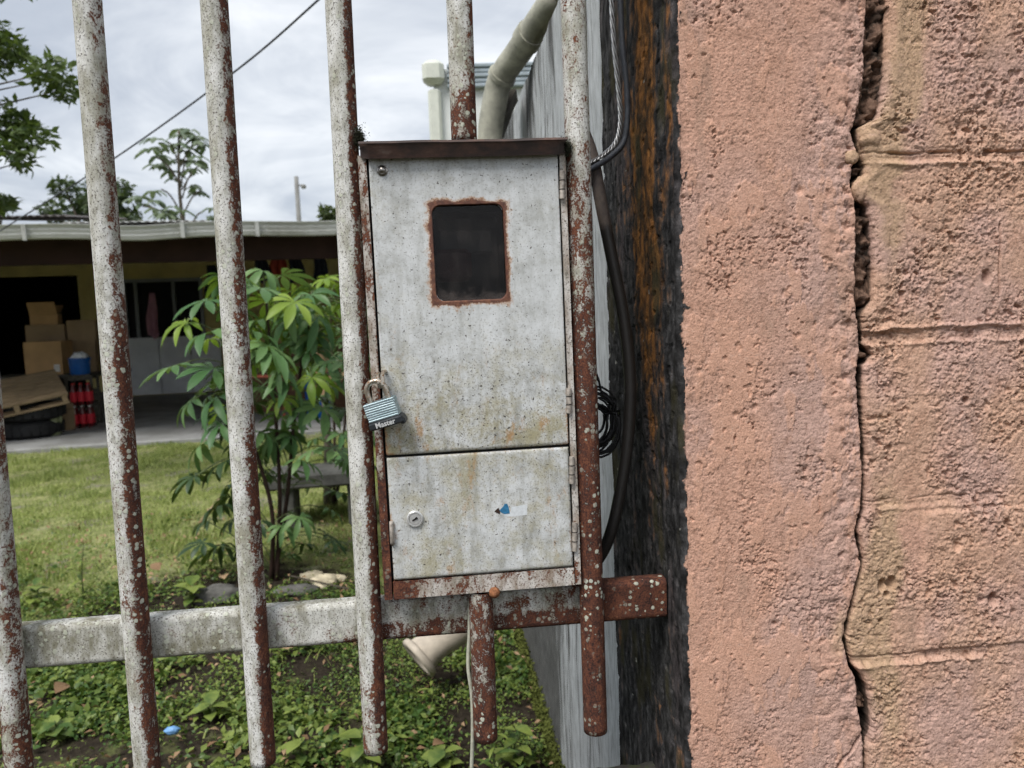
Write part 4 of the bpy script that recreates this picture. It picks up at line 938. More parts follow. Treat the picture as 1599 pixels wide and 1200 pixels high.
cp_ = spline(px_path([(955, -160, .09), (957, -60, .09), (958, 0, .09), (962, 70, .09), (969, 140, .09), (972, 190, .09), (966, 220, .09), (950, 238, .085), (932, 250, .08), (908, 262, .075)]), 10)
for s in range(4):
    pts = []
    for i, p in enumerate(cp_):
        t = .0026; an = i*.55+s*math.pi/2; pts.append(p-base_+np.array([math.cos(an)*t-.0025, math.sin(an)*t, math.sin(an)*t*.5]))
    m = MB(); m.tube(pts, .0017, 6); m.build('strand', 'aluminium', cab, True)
gp = spline(px_path([(965, -160, .088), (968, -60, .088), (969, 0, .088), (972, 70, .088), (979, 140, .088), (979, 195, .088), (972, 226, .088), (952, 246, .083), (934, 258, .078), (908, 272, .073)]), 8)
m = MB(); m.tube([p-base_ for p in gp], .0042, 8); m.build('grey_cable', 'grey_cable', cab, True)
coil = []; c0 = atY(930, 660, .11)
lead = spline([atY(922, 560, .11), atY(934, 592, .11), atY(941, 615, .11), c0+np.array([.03, 0, .035])], 6)
for k in range(14):
    for j in range(18):
        a = 2*math.pi*j/18+.6; r = .027+.010*math.sin(k*2.3)+.002*math.cos(k*5)
        coil.append(c0+np.array([r*.98*math.cos(a)+.004*math.sin(k*1.7), .012*math.sin(k*3.1)+.004*math.sin(a*2+k), (r*1.35)*math.sin(a)+.005*math.cos(k*2.9)]))
m = MB(); m.tube(lead+coil, .0019, 6); co = m.build('wire_coil', 'black_cable', None, True); tag(co, 'loose coil of thin black wire tucked behind the rusty bar', 'wire coil')
sp_ = spline(px_path([(733, 930, .02), (733, 985, .01), (731, 1040, .005), (737, 1090, .005), (738, 1150, .005), (736, 1215, .01), (738, 1260, .02)]), 6)
m = MB(); m.tube(sp_, .0026, 8); so = m.build('hanging_string', 'string', None, True); tag(so, 'pale thin cord hanging from the rail left of the short centre bar', 'cord')
# pvc pipe above the boundary wall
pp = spline([np.array([XW+.02, .45, ztopw+.42]), np.array([XW+.01, .62, ztopw+.30]), atY(884, -28, .97), atY(862, 4, 1.03), atY(835, 44, 1.12), atY(808, 84, 1.21), atY(788, 112, 1.27), atY(778, 134, 1.30), atY(771, 168, 1.32), atY(765, 215, 1.34), atY(764, 300, 1.35), atY(764, 350, 1.36), atY(764, 350, 1.36)+np.array([.06, .01, -.09]), np.array([XW+.06, 1.38, atY(764, 350, 1.36)[2]-.11])], 6)
pipe = thing('drain_pipe', 'thick grey plastic drain pipe bending down behind the meter box', 'pipe')
m = MB(); m.tube(pp, .037, 18); m.build('pipe', 'pvc', pipe, True)
for a_, b_, r_ in ((25, 27, .0415), (37, 39, .0415)):
    m = MB(); m.tube(pp[a_:b_+1], r_, 18); m.build('coupling', 'pvc', pipe, True, 40)
brk = MB(); q = [atY(783, 140, 1.35), atY(806, 140, 1.35), atY(800, 152, 1.35), atY(779, 210, 1.35), atY(765, 230, 1.35)]
brk.add([tuple(p) for p in q]+[tuple(p+np.array([0.02, .12, 0])) for p in q], [(0, 1, 2, 3, 4)[::-1], (5, 6, 7, 8, 9)]+[(i, (i+1) % 5, 5+(i+1) % 5, 5+i) for i in range(5)])
bo_ = brk.build('wall_bracket', 'dark_wood', None); tag(bo_, 'dark wedge-shaped bracket between the drain pipe and the grey wall', 'bracket')
# white shed seen above the box
shp = atY(676, 210, 6.0); sh_ = thing('storage_shed', 'white box-shaped shed with grey ribbed upper band behind the drain pipe', 'shed', (shp[0], 6.0, 0), rad(-4))
ztop = atY(680, 98, 6.0)[2]
MB().box((1.4, 1.2, (ztop-.06)/2), (2.75, 2.4, ztop-.06)).build('wall', 'shed_white', sh_)
m = MB(); m.box((.03, -.02, ztop/2-.12), (.11, .11, ztop-.24), bev=.02); m.build('corner_post', 'shed_cream', sh_)
m = MB(); m.box((.03, -.02, ztop-.10), (.19, .19, .20), bev=.04); m.build('corner_cap', 'shed_cream', sh_)
for k in range(5):
    m = MB(); m.box((1.45, -.03+.008*(k % 2), ztop-.05-.042*k), (2.6, .06, .036), bev=.008); m.build('band_rib', 'shed_grey', sh_)

# ================================================================== HOUSE
HO = atZ(110, 704, 0.0); PHI = rad(5.0)
class Frame:
    def __init__(s, o, phi): s.o = np.array(o); s.c, s.s = math.cos(phi), math.sin(phi)
    def at(s, px, py, v):
        d = ray(px, py); n = np.array([-s.s, s.c, 0]); q = s.o+n*v
        t = np.dot(q-CAM, n)/np.dot(d, n); P = CAM+d*t-s.o
        return np.array([P[0]*s.c+P[1]*s.s, v, P[2]])
    def floor(s, px, py, w=0.05):
        P = atZ(px, py, w)-s.o; return np.array([P[0]*s.c+P[1]*s.s, -P[0]*s.s+P[1]*s.c, w])
    def w(s, p): return (s.o[0]+p[0]*s.c-p[1]*s.s, s.o[1]+p[0]*s.s+p[1]*s.c, p[2])
HF = Frame((HO[0], HO[1], 0), PHI)
house = thing('house', 'low yellow house with dark open carport porch and pale gutter across the lawn', 'house', (HO[0], HO[1], 0), PHI)
FLW = .05
BV = HF.floor(270, 616)[1]                   # depth of the back wall
uA, uZ = HF.at(-420, 500, BV)[0], HF.at(640, 500, BV)[0]
dR = HF.at(120, 430, BV); wL_, wR_ = HF.at(190, 437, BV), HF.at(322, 530, BV)
WH = 2.75
m = MB()
def wseg(u0, u1, w0, w1): m.box(((u0+u1)/2, BV+.08, (w0+w1)/2), (u1-u0, .16, w1-w0))
dl_ = HF.at(-40, 430, BV)[0]
wseg(uA, dl_, 0, WH); wseg(dl_, dR[0], dR[2], WH); wseg(dR[0], wL_[0], 0, WH); wseg(wL_[0], wR_[0], wL_[2], WH); wseg(wL_[0], wR_[0], 0, wR_[2]); wseg(wR_[0], uZ, 0, WH)
wl_o = m.build('wall', 'yellow_wall', house)
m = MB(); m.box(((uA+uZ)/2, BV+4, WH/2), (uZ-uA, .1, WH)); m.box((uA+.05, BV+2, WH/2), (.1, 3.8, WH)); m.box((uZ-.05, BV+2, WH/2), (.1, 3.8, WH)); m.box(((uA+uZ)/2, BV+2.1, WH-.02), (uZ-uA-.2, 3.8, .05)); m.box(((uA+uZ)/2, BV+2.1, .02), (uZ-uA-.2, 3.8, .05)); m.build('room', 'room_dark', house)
# side wall of the carport at the right and left, out of sight
m = MB(); m.box((uA+.08, BV/2+.2, WH/2-.2), (.16, BV-.4, WH-.4)); m.build('side_wall', 'yellow_wall', house)
m = MB(); m.box((uZ-.08, BV/2+.4, 1.15), (.16, BV-.8, 2.3)); m.build('side_wall', 'yellow_wall', house)
# window
win = MB(); ww, wh = wR_[0]-wL_[0], wL_[2]-wR_[2]
for u in (wL_[0]+.03, HF.at(214, 480, BV)[0], HF.at(273, 480, BV)[0], wR_[0]-.03): win.box((u, BV-.005, (wL_[2]+wR_[2])/2), (.05, .06, wh))
win.box(((wL_[0]+wR_[0])/2, BV-.006, wL_[2]-.03), (ww, .062, .055)); win.box(((wL_[0]+wR_[0])/2, BV-.006, wR_[2]+.02), (ww, .062, .04))
wo_ = win.build('window_frame', 'window_grey', house)
us = [wL_[0]+.05, HF.at(214, 480, BV)[0], HF.at(273, 480, BV)[0], wR_[0]-.05]
for a, b in zip(us[:-1], us[1:]):
    p = MB(); p.box(((a+b)/2, BV+.05, (wL_[2]+wR_[2])/2), (b-a, .01, wh-.05)); p.build('pane', 'window_dark', wo_)
# white half wall panels under the window
h0, h1 = HF.at(197, 529, BV-.1), HF.at(350, 614, BV-.1); hw_ = (h1[0]-h0[0])/3
for k in range(3):
    p = MB(); p.box((h0[0]+hw_*(k+.5), BV-.06, (h0[2]+.07)/2), (hw_-.012, .05, h0[2]-.07), bev=.006); p.build('wall_panel', 'panel_white', house)
# roof, beam, gutter
E0, E1 = HF.at(-420, 372, -.35), HF.at(620, 370, -.35); zE = HF.at(265, 371, -.35)[2]; gT = HF.at(265, 349, -.38)[2]
uA2, uZ2 = uA-.2, uZ+.2
m = MB(); m.box(((uA+uZ)/2, .25, zE-.065), (uZ-uA, .09, .26)); m.build('beam', 'red_beam', house)
m = MB(); m.box(((uA+uZ)/2, 1.9, zE+.02+.06), (uZ-uA, .08, .13)); m.build('beam', 'red_beam', house)
m = MB(); v0 = (-.30, zE+.08); v1 = (BV+4.2, zE+.08+.105*(BV+4.5))
m.add([(uA2, v0[0], v0[1]-.07), (uZ2, v0[0], v0[1]-.07), (uZ2, v1[0], v1[1]-.07), (uA2, v1[0], v1[1]-.07), (uA2, v0[0], v0[1]-.05), (uZ2, v0[0], v0[1]-.05), (uZ2, v1[0], v1[1]-.05), (uA2, v1[0], v1[1]-.05)], [(3, 2, 1, 0), (4, 5, 6, 7), (0, 1, 5, 4), (1, 2, 6, 5), (2, 3, 7, 6), (3, 0, 4, 7)]); m.build('ceiling', 'ceiling_board', house)
def sheet(u0, u1, va, za, vb, zb_, mat):
    V = []; nn = int((u1-u0)/.038); us_ = np.linspace(u0, u1, nn+1)
    for i, u in enumerate(us_):
        d = .018*(i % 2)
        V += [(u, va, za+d), (u, vb, zb_+d), (u, va, za+d-.003), (u, vb, zb_+d-.003)]
    F = []
    for i in range(nn): a = i*4; b = a+4; F += [(a, b, b+1, a+1), (a+2, a+3, b+3, b+2), (a, a+2, b+2, b)]
    mm = MB(); mm.add(V, F); return mm.build('roof_sheet', mat, house)
nsh = 12; sw = (uZ2-uA2)/nsh
for k in range(nsh): sheet(uA2+k*sw, uA2+(k+1)*sw+.04, v0[0]-.04, v0[1]-.03+.004*(k % 2), v1[0], v1[1]-.03+.004*(k % 2), 'roof_pale')
ra, rb = HF.at(-60, 341, .6), HF.at(112, 341, .6)
for k in range(3):
    sheet(ra[0]+(rb[0]-ra[0])*k/3, ra[0]+(rb[0]-ra[0])*(k+1)/3+.03, .35, ra[2]-.035+.004*k, 2.6, ra[2]+.22+.004*k, 'old_roof')
rc_, rd_ = HF.at(112, 347, .4), HF.at(330, 351, .4)
sheet(rc_[0], rd_[0], .1, rc_[2]-.05, 1.8, rc_[2]+.10, 'roof_pale')
gut = MB(); gh = gT-zE; gpr = [(0, 0), (-.11, .0), (-.125, gh*.30), (-.115, gh*.34), (-.13, gh*.62), (-.12, gh*.66), (-.145, gh*.95), (-.145, gh), (-.13, gh), (-.12, gh*.9), (-.10, .015), (-.01, .015), (-.01, gh*.9), (0, gh*.9)]
nu = 60; V = []; n = len(gpr)
for i in range(nu+1):
    u = uA2+(uZ2-uA2)*i/nu; sg = .012*math.sin(i*.7)+(-.03*math.exp(-((u-HF.at(215, 360, -.38)[0])/.35)**2))
    for (v, w) in gpr: V.append((u, -.30+v, zE+w+sg*.6))
gut.add(V, [(i*n+k, (i+1)*n+k, (i+1)*n+(k+1) % n, i*n+(k+1) % n) for i in range(nu) for k in range(n)]+[tuple(range(n)), tuple(range(nu*n+n-1, nu*n-1, -1))]); go = gut.build('gutter', 'gutter_white', house)
for px in (-150, 37, 285, 402, 600):
    u = HF.at(px, 360, -.45)[0]; b = MB(); b.box((u, -.452, zE+gh*.45), (.035, .012, gh*1.12), Matrix.Rotation(rad(6), 3, 'X')); b.build('gutter_bracket', 'gutter_white', go)
m = MB(); m.box((HF.at(553, 500, .15)[0], .15, zE/2), (.12, .12, zE)); m.build('post', 'brown_wood', house)
m = MB(); m.box((HF.at(-90, 500, .15)[0], .15, zE/2), (.12, .12, zE)); m.build('post', 'brown_wood', house)
# porch slab (part of the setting)
slabp = MB(); nu = 80; V = []
for i in range(nu+1):
    u = uA+(uZ-uA)*i/nu; f = .03*float(fbm(np.array(u*1.5), np.array(2.), 7, 3)); V += [HF.w((u, f, -.1)), HF.w((u, f, FLW-.015)), HF.w((u, f+.02, FLW)), HF.w((u, BV+.02, FLW)), HF.w((u, BV+.02, -.1))]
slabp.add(V, [(i*5+k, (i+1)*5+k, (i+1)*5+k+1, i*5+k+1) for i in range(nu) for k in range(4)]); struct(slabp.build('porch_floor', 'porch_concrete'))

def hthing(name, label, cat, p, rotz=0, group=None): return thing(name, label, cat, HF.w(p), PHI+rotz, group)
# tyres and pallet
tp = HF.floor(30, 688); tR = .33
def tyre(z, label, dx=0):
    t = hthing('car_tyre', label, 'tyre', (tp[0]+dx, tp[1]+.30, z), 0, 'tyres stacked under the pallet')
    b = MB(); pr = []
    for a in np.linspace(-135, 135, 15): pr.append((tR-.075+.085*math.cos(rad(a)) if abs(a) < 80 else tR-.075+.085*math.cos(rad(a))*1.0, .095+.095*math.sin(rad(a))))
    V = []; n = 36
    for (r, zz) in pr:
        for k in range(n): an = 2*math.pi*k/n; V.append((r*math.cos(an), r*math.sin(an), zz))
    b.add(V, [(i*n+k, i*n+(k+1) % n, (i+1)*n+(k+1) % n, (i+1)*n+k) for i in range(len(pr)-1) for k in range(n)]); b.build('carcass', 'tyre_rubber', t, True)
    for k in range(24):
        an = 2*math.pi*k/24; tb_ = MB(); tb_.box(((tR+.008)*math.cos(an), (tR+.008)*math.sin(an), .095), (.012, .06, .11), Matrix.Rotation(an, 3, 'Z')); tb_.build('tread_lug', 'tyre_rubber', t)
tyre(FLW, 'bottom black tyre on the porch floor under the pallet'); tyre(FLW+.19, 'upper black tyre carrying the pallet', .03)
pq = HF.at(34, 612, tp[1]+.25); pal = hthing('wooden_pallet', 'pale wooden pallet lying tilted on the tyres', 'pallet', (pq[0]-.12, tp[1]+.30, FLW+.46), rad(26))
pal.rotation_euler = (rad(15), rad(-9), PHI+rad(24))
for k in range(7):
    b = MB(); b.box((0, -.42+.14*k, .06), (1.0, .10, .02), jit=.003); b.build('deck_board', 'pallet_wood', pal)
for x in (-.46, 0, .46):
    b = MB(); b.box((x, 0, .01), (.05, .94, .078), jit=.002); b.build('stringer', 'pallet_wood', pal)
for y in (-.42, 0, .42):
    b = MB(); b.box((0, y, -.04), (1.0, .10, .02), jit=.003); b.build('bottom_board', 'pallet_wood', pal)
# table and cartons
tv = 2.1; tq = HF.at(100, 585, tv)
tab = hthing('work_table', 'dark wooden table under the cardboard boxes', 'table', (tq[0]-.15, tv+.35, FLW))
tz = tq[2]-FLW
b = MB(); b.box((0, 0, tz-.02), (1.5, .75, .04)); b.build('tabletop', 'dark_wood', tab)
for sx in (-.68, .68):
    for sy in (-.3, .3): b = MB(); b.box((sx, sy, (tz-.04)/2), (.07, .07, tz-.04)); b.build('leg', 'dark_wood', tab)
b = MB(); b.box((0, .3, tz*.45), (1.28, .03, .10)); b.build('stretcher', 'dark_wood', tab)
def carton(px0, px1, y0, y1, v, dep, mat, label, rz=0, open_=False, lab=False, rest=None, tilt=0):
    a, c = HF.at(px0, y0, v), HF.at(px1, y1, v); w, h = c[0]-a[0], a[2]-c[2]; zb0 = c[2] if rest is None else rest
    t = hthing('cardboard_box', label, 'box', ((a[0]+c[0])/2, v+dep/2, zb0), rz, 'cartons on the porch table'); t.rotation_euler[1] = tilt
    th = .006; b = MB()
    b.box((0, -dep/2+th/2, h/2), (w, th, h)); b.box((0, dep/2-th/2, h/2), (w, th, h)); b.box((-w/2+th/2, 0, h/2), (th, dep-2*th, h)); b.box((w/2-th/2, 0, h/2), (th, dep-2*th, h)); b.box((0, 0, th/2), (w-2*th, dep-2*th, th)); b.build('carton_body', mat, t)
    if open_:
        for s, ang in ((-1, 35), (1, 60)):
            f = MB(); f.box((0, s*(dep/2+.06), h+.07), (w*.98, .005, .2), Matrix.Rotation(rad(-s*ang), 3, 'X')); f.build('flap', mat, t)
    else:
        for s in (-1, 1): f = MB(); f.box((0, s*dep/4, h+.003+.001*s), (w, dep/2-.003, .005)); f.build('flap', mat, t)
    if lab: f = MB(); f.box((w*.34, -dep/2-.002, h*.2), (w*.16, .002, h*.22)); f.build('paper_label', 'paper_label', t)
    return (a[2], zb0+h)
TZ = tz+FLW+.001
carton(36, 101, 535, 584, tv, .34, 'cardboard', 'bright tan cardboard box at the front with a small white label', rad(-3), lab=True, rest=TZ)
z1 = HF.at(60, 545, tv+.40)[2]
carton(38, 106, 507, 580, tv+.37, .32, 'cardboard_dull', 'dull brown taller cardboard box standing behind the bright one', rad(2), rest=TZ)
zz1 = HF.at(60, 507, tv+.37)[2]
carton(44, 88, 490, 508, tv+.42, .26, 'cardboard', 'small open cardboard box with raised flap on top of the stack', rad(8), True, rest=TZ+ (HF.at(38, 507, tv+.37)[2]-HF.at(38, 580, tv+.37)[2])+.008)
carton(106, 152, 535, 584, tv+.35, .3, 'cardboard_dull', 'lower brown cardboard box right of the stack behind the blue tub', 0, rest=TZ)
carton(104, 152, 505, 534, tv+.35, .3, 'cardboard_dull', 'upper brown cardboard box right of the stack', rad(-4), rest=TZ+(HF.at(106, 535, tv+.35)[2]-HF.at(106, 584, tv+.35)[2])+.010)
# blue tub with white bag, standing on a crate in front
tv2 = 1.7; q = HF.at(120, 586, tv2); qb = HF.at(120, 560, tv2); tw = HF.at(137, 575, tv2)[0]-HF.at(103, 575, tv2)[0]
cr_ = hthing('plastic_crate', 'dark crate stand between the bottles and the blue tub', 'crate', (q[0], tv2+.16, FLW))
hz2 = q[2]-FLW
for sx in (-1, 1):
    for sy in (-1, 1): b = MB(); b.box((sx*.14, sy*.12, hz2/2), (.03, .03, hz2)); b.build('corner_post', 'dark_wood', cr_)
for k in range(4):
    for sy in (-1, 1): b = MB(); b.box((0, sy*.137, hz2*(.12+.27*k)), (.31, .012, .05)); b.build('slat', 'dark_wood', cr_)
b = MB(); b.box((0, 0, hz2-.01), (.31, .27, .02)); b.build('top_board', 'dark_wood', cr_)
tubt = hthing('blue_tub', 'small bright blue plastic tub on the crate', 'tub', (q[0], tv2+.13, q[2]+.001))
b = MB(); hb = qb[2]-q[2]; r0 = tw/2; b.lathe([(0, 0), (r0*.86, 0), (r0*.9, .01), (r0, hb*.92), (r0*1.05, hb*.93), (r0*1.05, hb), (r0*.97, hb), (r0*.84, .02), (0, .02)], 28); b.build('tub_body', 'blue_plastic', tubt, True, 40)
b = MB(); b.tube([(r0*1.03*math.cos(a), -r0*1.03*abs(math.sin(a))*.5-.0*a, hb*.85-.09*math.sin(a)) for a in np.linspace(0, math.pi, 12)], .004, 6); b.build('handle', 'window_grey', tubt, True)
bgp = HF.w((q[0]+.01, tv2+.13, q[2]+hb-.005)); lo = lump('plastic_bag', np.array(bgp), None, 0, .095, 'white_bag', None, 161, (1.1, 1, .8)); tag(lo, 'crumpled white plastic bag in the blue tub', 'bag')
# bottle packs
bv = .75; q0 = HF.floor(126, 669); 
def bottle_pack(z, label, sc=1.0):
    t = hthing('bottle_pack', label, 'bottles', (q0[0], q0[1]+.12, z), rad(8), 'packs of red bottles')
    for i in range(3):
        for j in range(2):
            x, y = (i-1)*.082, (j-.5)*.082; M = Matrix.Translation((x, y, 0))
            b = MB(); b.lathe([(.030, 0), (.039, .008), (.039, .15), (.034, .19), (.015, .235), (.013, .25), (.0, .25)], 14, M); bo2 = b.build('bottle', 'cola', t, True, 50)
            l = MB(); l.lathe([(.0397, .045), (.0402, .048), (.0402, .160), (.0397, .163)], 14, M); l.build('label_band', 'red_label', bo2, True)
            c = MB(); c.lathe([(.0155, .246), (.0155, .268), (.0, .269)], 10, M); c.build('bottle_cap', 'red_cap' if z > .2 else 'white_plastic', bo2, True, 40)
bottle_pack(FLW, 'lower pack of dark soda bottles with red bands on the porch floor'); bottle_pack(FLW+.270, 'upper pack of soda bottles with red caps stacked below the blue tub')
# jug and small carton
q1 = HF.floor(78, 682); jg = hthing('plastic_jug', 'olive translucent jug with white cap on the porch floor', 'jug', (q1[0], q1[1]+.09, FLW))
b = MB(); b.lathe([(.07, 0), (.085, .02), (.085, .17), (.06, .22), (.03, .25), (.028, .265), (0, .265)], 20); b.build('jug_body', 'jug_plastic', jg, True, 50)
b = MB(); b.lathe([(.036, .262), (.036, .30), (.0, .302)], 14); b.build('cap', 'white_plastic', jg, True, 40)
b = MB(); b.tube([(.05, 0, .235), (.085, 0, .225), (.10, 0, .18), (.083, 0, .13)], .012, 8); b.build('handle', 'jug_plastic', jg, True)
q2 = HF.floor(88, 676); ct_ = hthing('flattened_carton', 'small tan carton leaning behind the jug', 'box', (q2[0]+.03, q2[1]+.22, FLW), rad(20))
b = MB(); b.box((0, 0, .13), (.2, .12, .26), jit=.006); b.build('carton_body', 'cardboard_dull', ct_); b = MB(); b.box((0, -.06, .285), (.19, .006, .07), Matrix.Rotation(rad(-30), 3, 'X')); b.build('flap', 'cardboard_dull', ct_)
# hanging clothes
def cloth(name, label, px0, px1, y0, y1, v, mat, seed, taper=.5, group=None):
    a, c = HF.at(px0, y0, v), HF.at(px1, y1, v); nu_, nv_ = 14, 16; V = []
    for i in range(nv_):
        t = i/(nv_-1); w = (c[0]-a[0])*(taper+(1-taper)*min(1, t*1.8))
        for j in range(nu_):
            s = j/(nu_-1)-.5; fold = .035*math.sin(s*16+seed+t*1.5)*(.4+t)
            V.append(HF.w(((a[0]+c[0])/2+s*w+.02*math.sin(t*5+seed), v+fold, a[2]+(c[2]-a[2])*t*(1+.06*math.sin(s*7+seed)))))
    o = mesh_np(name, V, grid_faces(nv_, nu_), mat); sm_ = o.modifiers.new('thick', 'SOLIDIFY'); sm_.thickness = .008
    return tag(o, label, 'clothing', group)
cloth('hanging_shirt', 'dusty pink shirt hanging in front of the barred porch window', 226, 250, 458, 526, BV-.35, 'pink_cloth', 1.0, .45)
cloth('hanging_cloth', 'red cloth hanging under the porch roof above the cassava', 422, 452, 390, 432, 1.3, 'red_cloth', 2.0, .3)
cloth('hanging_cloth', 'dark cloth hanging left of the red cloth under the porch roof', 398, 424, 392, 440, 1.35, 'navy_cloth', 3.1, .6)
cloth('hanging_cloth', 'dark cloth hanging right of the red cloth under the porch roof', 450, 474, 396, 440, 1.35, 'navy_cloth', 4.7, .7)
cloth('hanging_cloth', 'dark cloth hanging nearest the meter box post under the porch roof', 486, 512, 398, 452, 1.32, 'navy_cloth', 5.9, .7)
cloth('hanging_cloth', 'dark cloth hanging beside the window behind the second white bar', 318, 344, 415, 470, 2.2, 'navy_cloth', 6.4, .6)
ln = MB(); ln.tube([HF.w((HF.at(-60, 392, 1.3)[0], 1.3, HF.at(300, 391, 1.3)[2])), HF.w((HF.at(250, 391, 1.32)[0], 1.32, HF.at(300, 393, 1.3)[2])), HF.w((HF.at(560, 391, 1.34)[0], 1.34, HF.at(300, 390, 1.3)[2]))], .004, 6); tag(ln.build('clothes_line', 'string', None, True), 'thin line strung under the porch roof that carries the clothes', 'line')
# wooden counter and odd things behind the cassava
q = HF.at(380, 545, 2.0); q_ = HF.at(545, 545, 2.0); ctr = hthing('wooden_counter', 'brown wooden counter on the porch behind the cassava plant', 'counter', ((q[0]+q_[0])/2, 2.3, FLW))
b = MB(); b.box((0, 0, q[2]-FLW), (q_[0]-q[0], .6, .05)); b.build('countertop', 'brown_wood', ctr)
for k in range(6):
    wk = (q_[0]-q[0]-.1)/6; b = MB(); b.box((-(q_[0]-q[0])/2+.05+wk*(k+.5), -.24, (q[2]-FLW)/2-.015), (wk-.008, .03, q[2]-FLW-.035)); b.build('front_board', 'brown_wood', ctr)
b = MB(); p0, p1 = HF.w(HF.at(385, 588, 1.2)), HF.w(HF.at(446, 588, 1.2)); b.tube([p0, p1], .018, 10); b.tube([p1, HF.w(HF.at(446, 600, 1.2)), HF.w(HF.at(446, 690, 1.2)*np.array([1, 1, 0])+np.array([0, 0, FLW]))], .016, 8); tag(b.build('salmon_handrail', 'salmon_pipe', None, True), 'salmon coloured bent pipe showing through the cassava leaves', 'pipe')
q = HF.at(494, 592, 1.0); bt = hthing('blue_barrel', 'deep blue plastic barrel half hidden behind the dry leaves', 'barrel', (q[0], 1.2, FLW)); rb_ = .16; hb = HF.at(494, 568, 1.0)[2]-FLW
b = MB(); b.lathe([(rb_*.9, 0), (rb_, .05), (rb_*1.05, hb*.3), (rb_, hb*.35), (rb_*1.05, hb*.7), (rb_, hb*.75), (rb_*.95, hb), (0, hb)], 24); b.build('barrel_body', 'blue_plastic', bt, True, 40)
b = MB(); b.lathe([(rb_*.98, hb-.03), (rb_*1.0, hb+.008), (0, hb+.012)], 24); b.build('lid', 'white_plastic', bt, True, 40)

# ================================================================== SKYLINE
wp = [atY(520, -20, 3.2), atY(372, 108, 4.0), atY(178, 248, 5.2), HF.w(HF.at(-5, 364, -.5))]
wire = spline(wp, 10); m = MB(); m.tube(wire, [.006]*len(wire), 6); tag(m.build('overhead_wire', 'grey_cable', None, True), 'overhead service wire slanting down across the sky to the house gutter', 'wire')
up = atY(467, 348, 26.0); upl = thing('utility_pole', 'thin distant utility pole with small lamp above the roof', 'pole', (up[0], 26.0, 0))
zt2 = atY(466, 276, 26.0)[2]; m = MB(); m.tube([(0, 0, 0), (0, 0, zt2)], [.11, .07], 10); m.build('shaft', 'pole_grey', upl, True)
m = MB(); m.tube([(0, 0, zt2-.35), (.12, 0, zt2-.28), (.2, 0, zt2-.29)], .025, 6); m.build('lamp_arm', 'pole_grey', upl, True)
m = MB(); m.lathe([(0, -.09), (.09, -.05), (.08, .04), (0, .08)], 12, Matrix.Translation((.22, 0, zt2-.33))); m.build('lamp_head', 'pole_grey', upl, True)

def leaf_cloud(name, P, size, mat, parent, squash=.45, up=.35, bend=.2, rng=RNG):
    """one leaf (two folded halves) per point"""
    P = np.asarray(P, float); n = len(P)
    d = rng.normal(size=(n, 3)); d[:, 2] = d[:, 2]*.6+.0; d /= np.linalg.norm(d, axis=1)[:, None]
    nrm = rng.normal(size=(n, 3))+np.array([0, 0, up*3]); s = np.cross(d, nrm); s /= np.linalg.norm(s, axis=1)[:, None]+1e-9; u = np.cross(s, d)
    L = (size*rng.uniform(.6, 1.3, n))[:, None]; W = L*squash
    b = P; t = P+d*L-u*L*bend*.6; l = P+d*L*.45+s*W*.5+u*L*bend*.3; r = P+d*L*.45-s*W*.5+u*L*bend*.3; mi = P+d*L*.5
    V = np.stack([b, l, t, r, mi], 1).reshape(-1, 3); k = np.arange(n)[:, None]*5
    F = np.concatenate([k+np.array([[0, 4, 1]]), k+np.array([[1, 4, 2]]), k+np.array([[0, 3, 4]]), k+np.array([[4, 3, 2]])])
    return mesh_np(name, V, F, mat, parent, True)
def ball_pts(c, r, n, flat=1.0, rng=RNG):
    d = rng.normal(size=(n, 3)); d /= np.linalg.norm(d, axis=1)[:, None]
    return np.array(c)+d*(r*rng.uniform(.35, 1.0, n)**.5)[:, None]*np.array([1, 1, flat])
# near tree at the left: branches reach into the picture
TY = 4.6; tb0 = atY(-230, 600, TY+.4); tr = thing('broadleaf_tree', 'near tree whose leafy branches reach in at the upper left', 'tree', (tb0[0], tb0[1], 0))
o_ = np.array([tb0[0], tb0[1], 0.]); m = MB()
trunk = [np.array([0, 0, 0]), np.array([.03, .0, .9]), np.array([-.02, .02, 1.8]), np.array([.02, 0, 2.7]), np.array([0.05, 0, 3.6])]
m.tube(spline(trunk, 4), list(np.linspace(.10, .05, 17)), 10)
clus = [((-40, 70), .30, 300), ((8, 75), .13, 60), ((22, 90), .11, 60), ((78, 112), .13, 95), ((98, 140), .12, 85), ((55, 128), .05, 8), ((-20, 190), .28, 260), ((25, 200), .14, 120), ((52, 214), .12, 90), ((20, 238), .10, 45), ((38, 252), .08, 34), ((-60, 320), .20, 200), ((2, 318), .09, 60), ((-120, 200), .4, 500), ((-150, 60), .4, 500), ((-90, -60), .4, 500), ((10, -60), .3, 200), ((-220, 120), .45, 500), ((-230, -80), .45, 500)]
pts = []; ci = 0
for (pxy, r, nl) in clus:
    c = atY(*pxy, TY+RNG.uniform(-.25, .25))-o_; zst = min(3.2, max(1.2, c[2]-.6)); st_ = np.array([0, 0, zst])
    mid_ = st_*.5+c*.5+np.array([0, RNG.uniform(-.1, .1), .14]); br = spline([st_, mid_, c], 6); m.tube(br, list(np.linspace(.016, .003, len(br))), 6)
    pts.append(ball_pts(c, r, int(nl*1.9), .7))
m.build('trunk', 'bark', tr, True); leaf_cloud('crown', np.concatenate(pts), .072, 'tree_leaf', tr, .42)
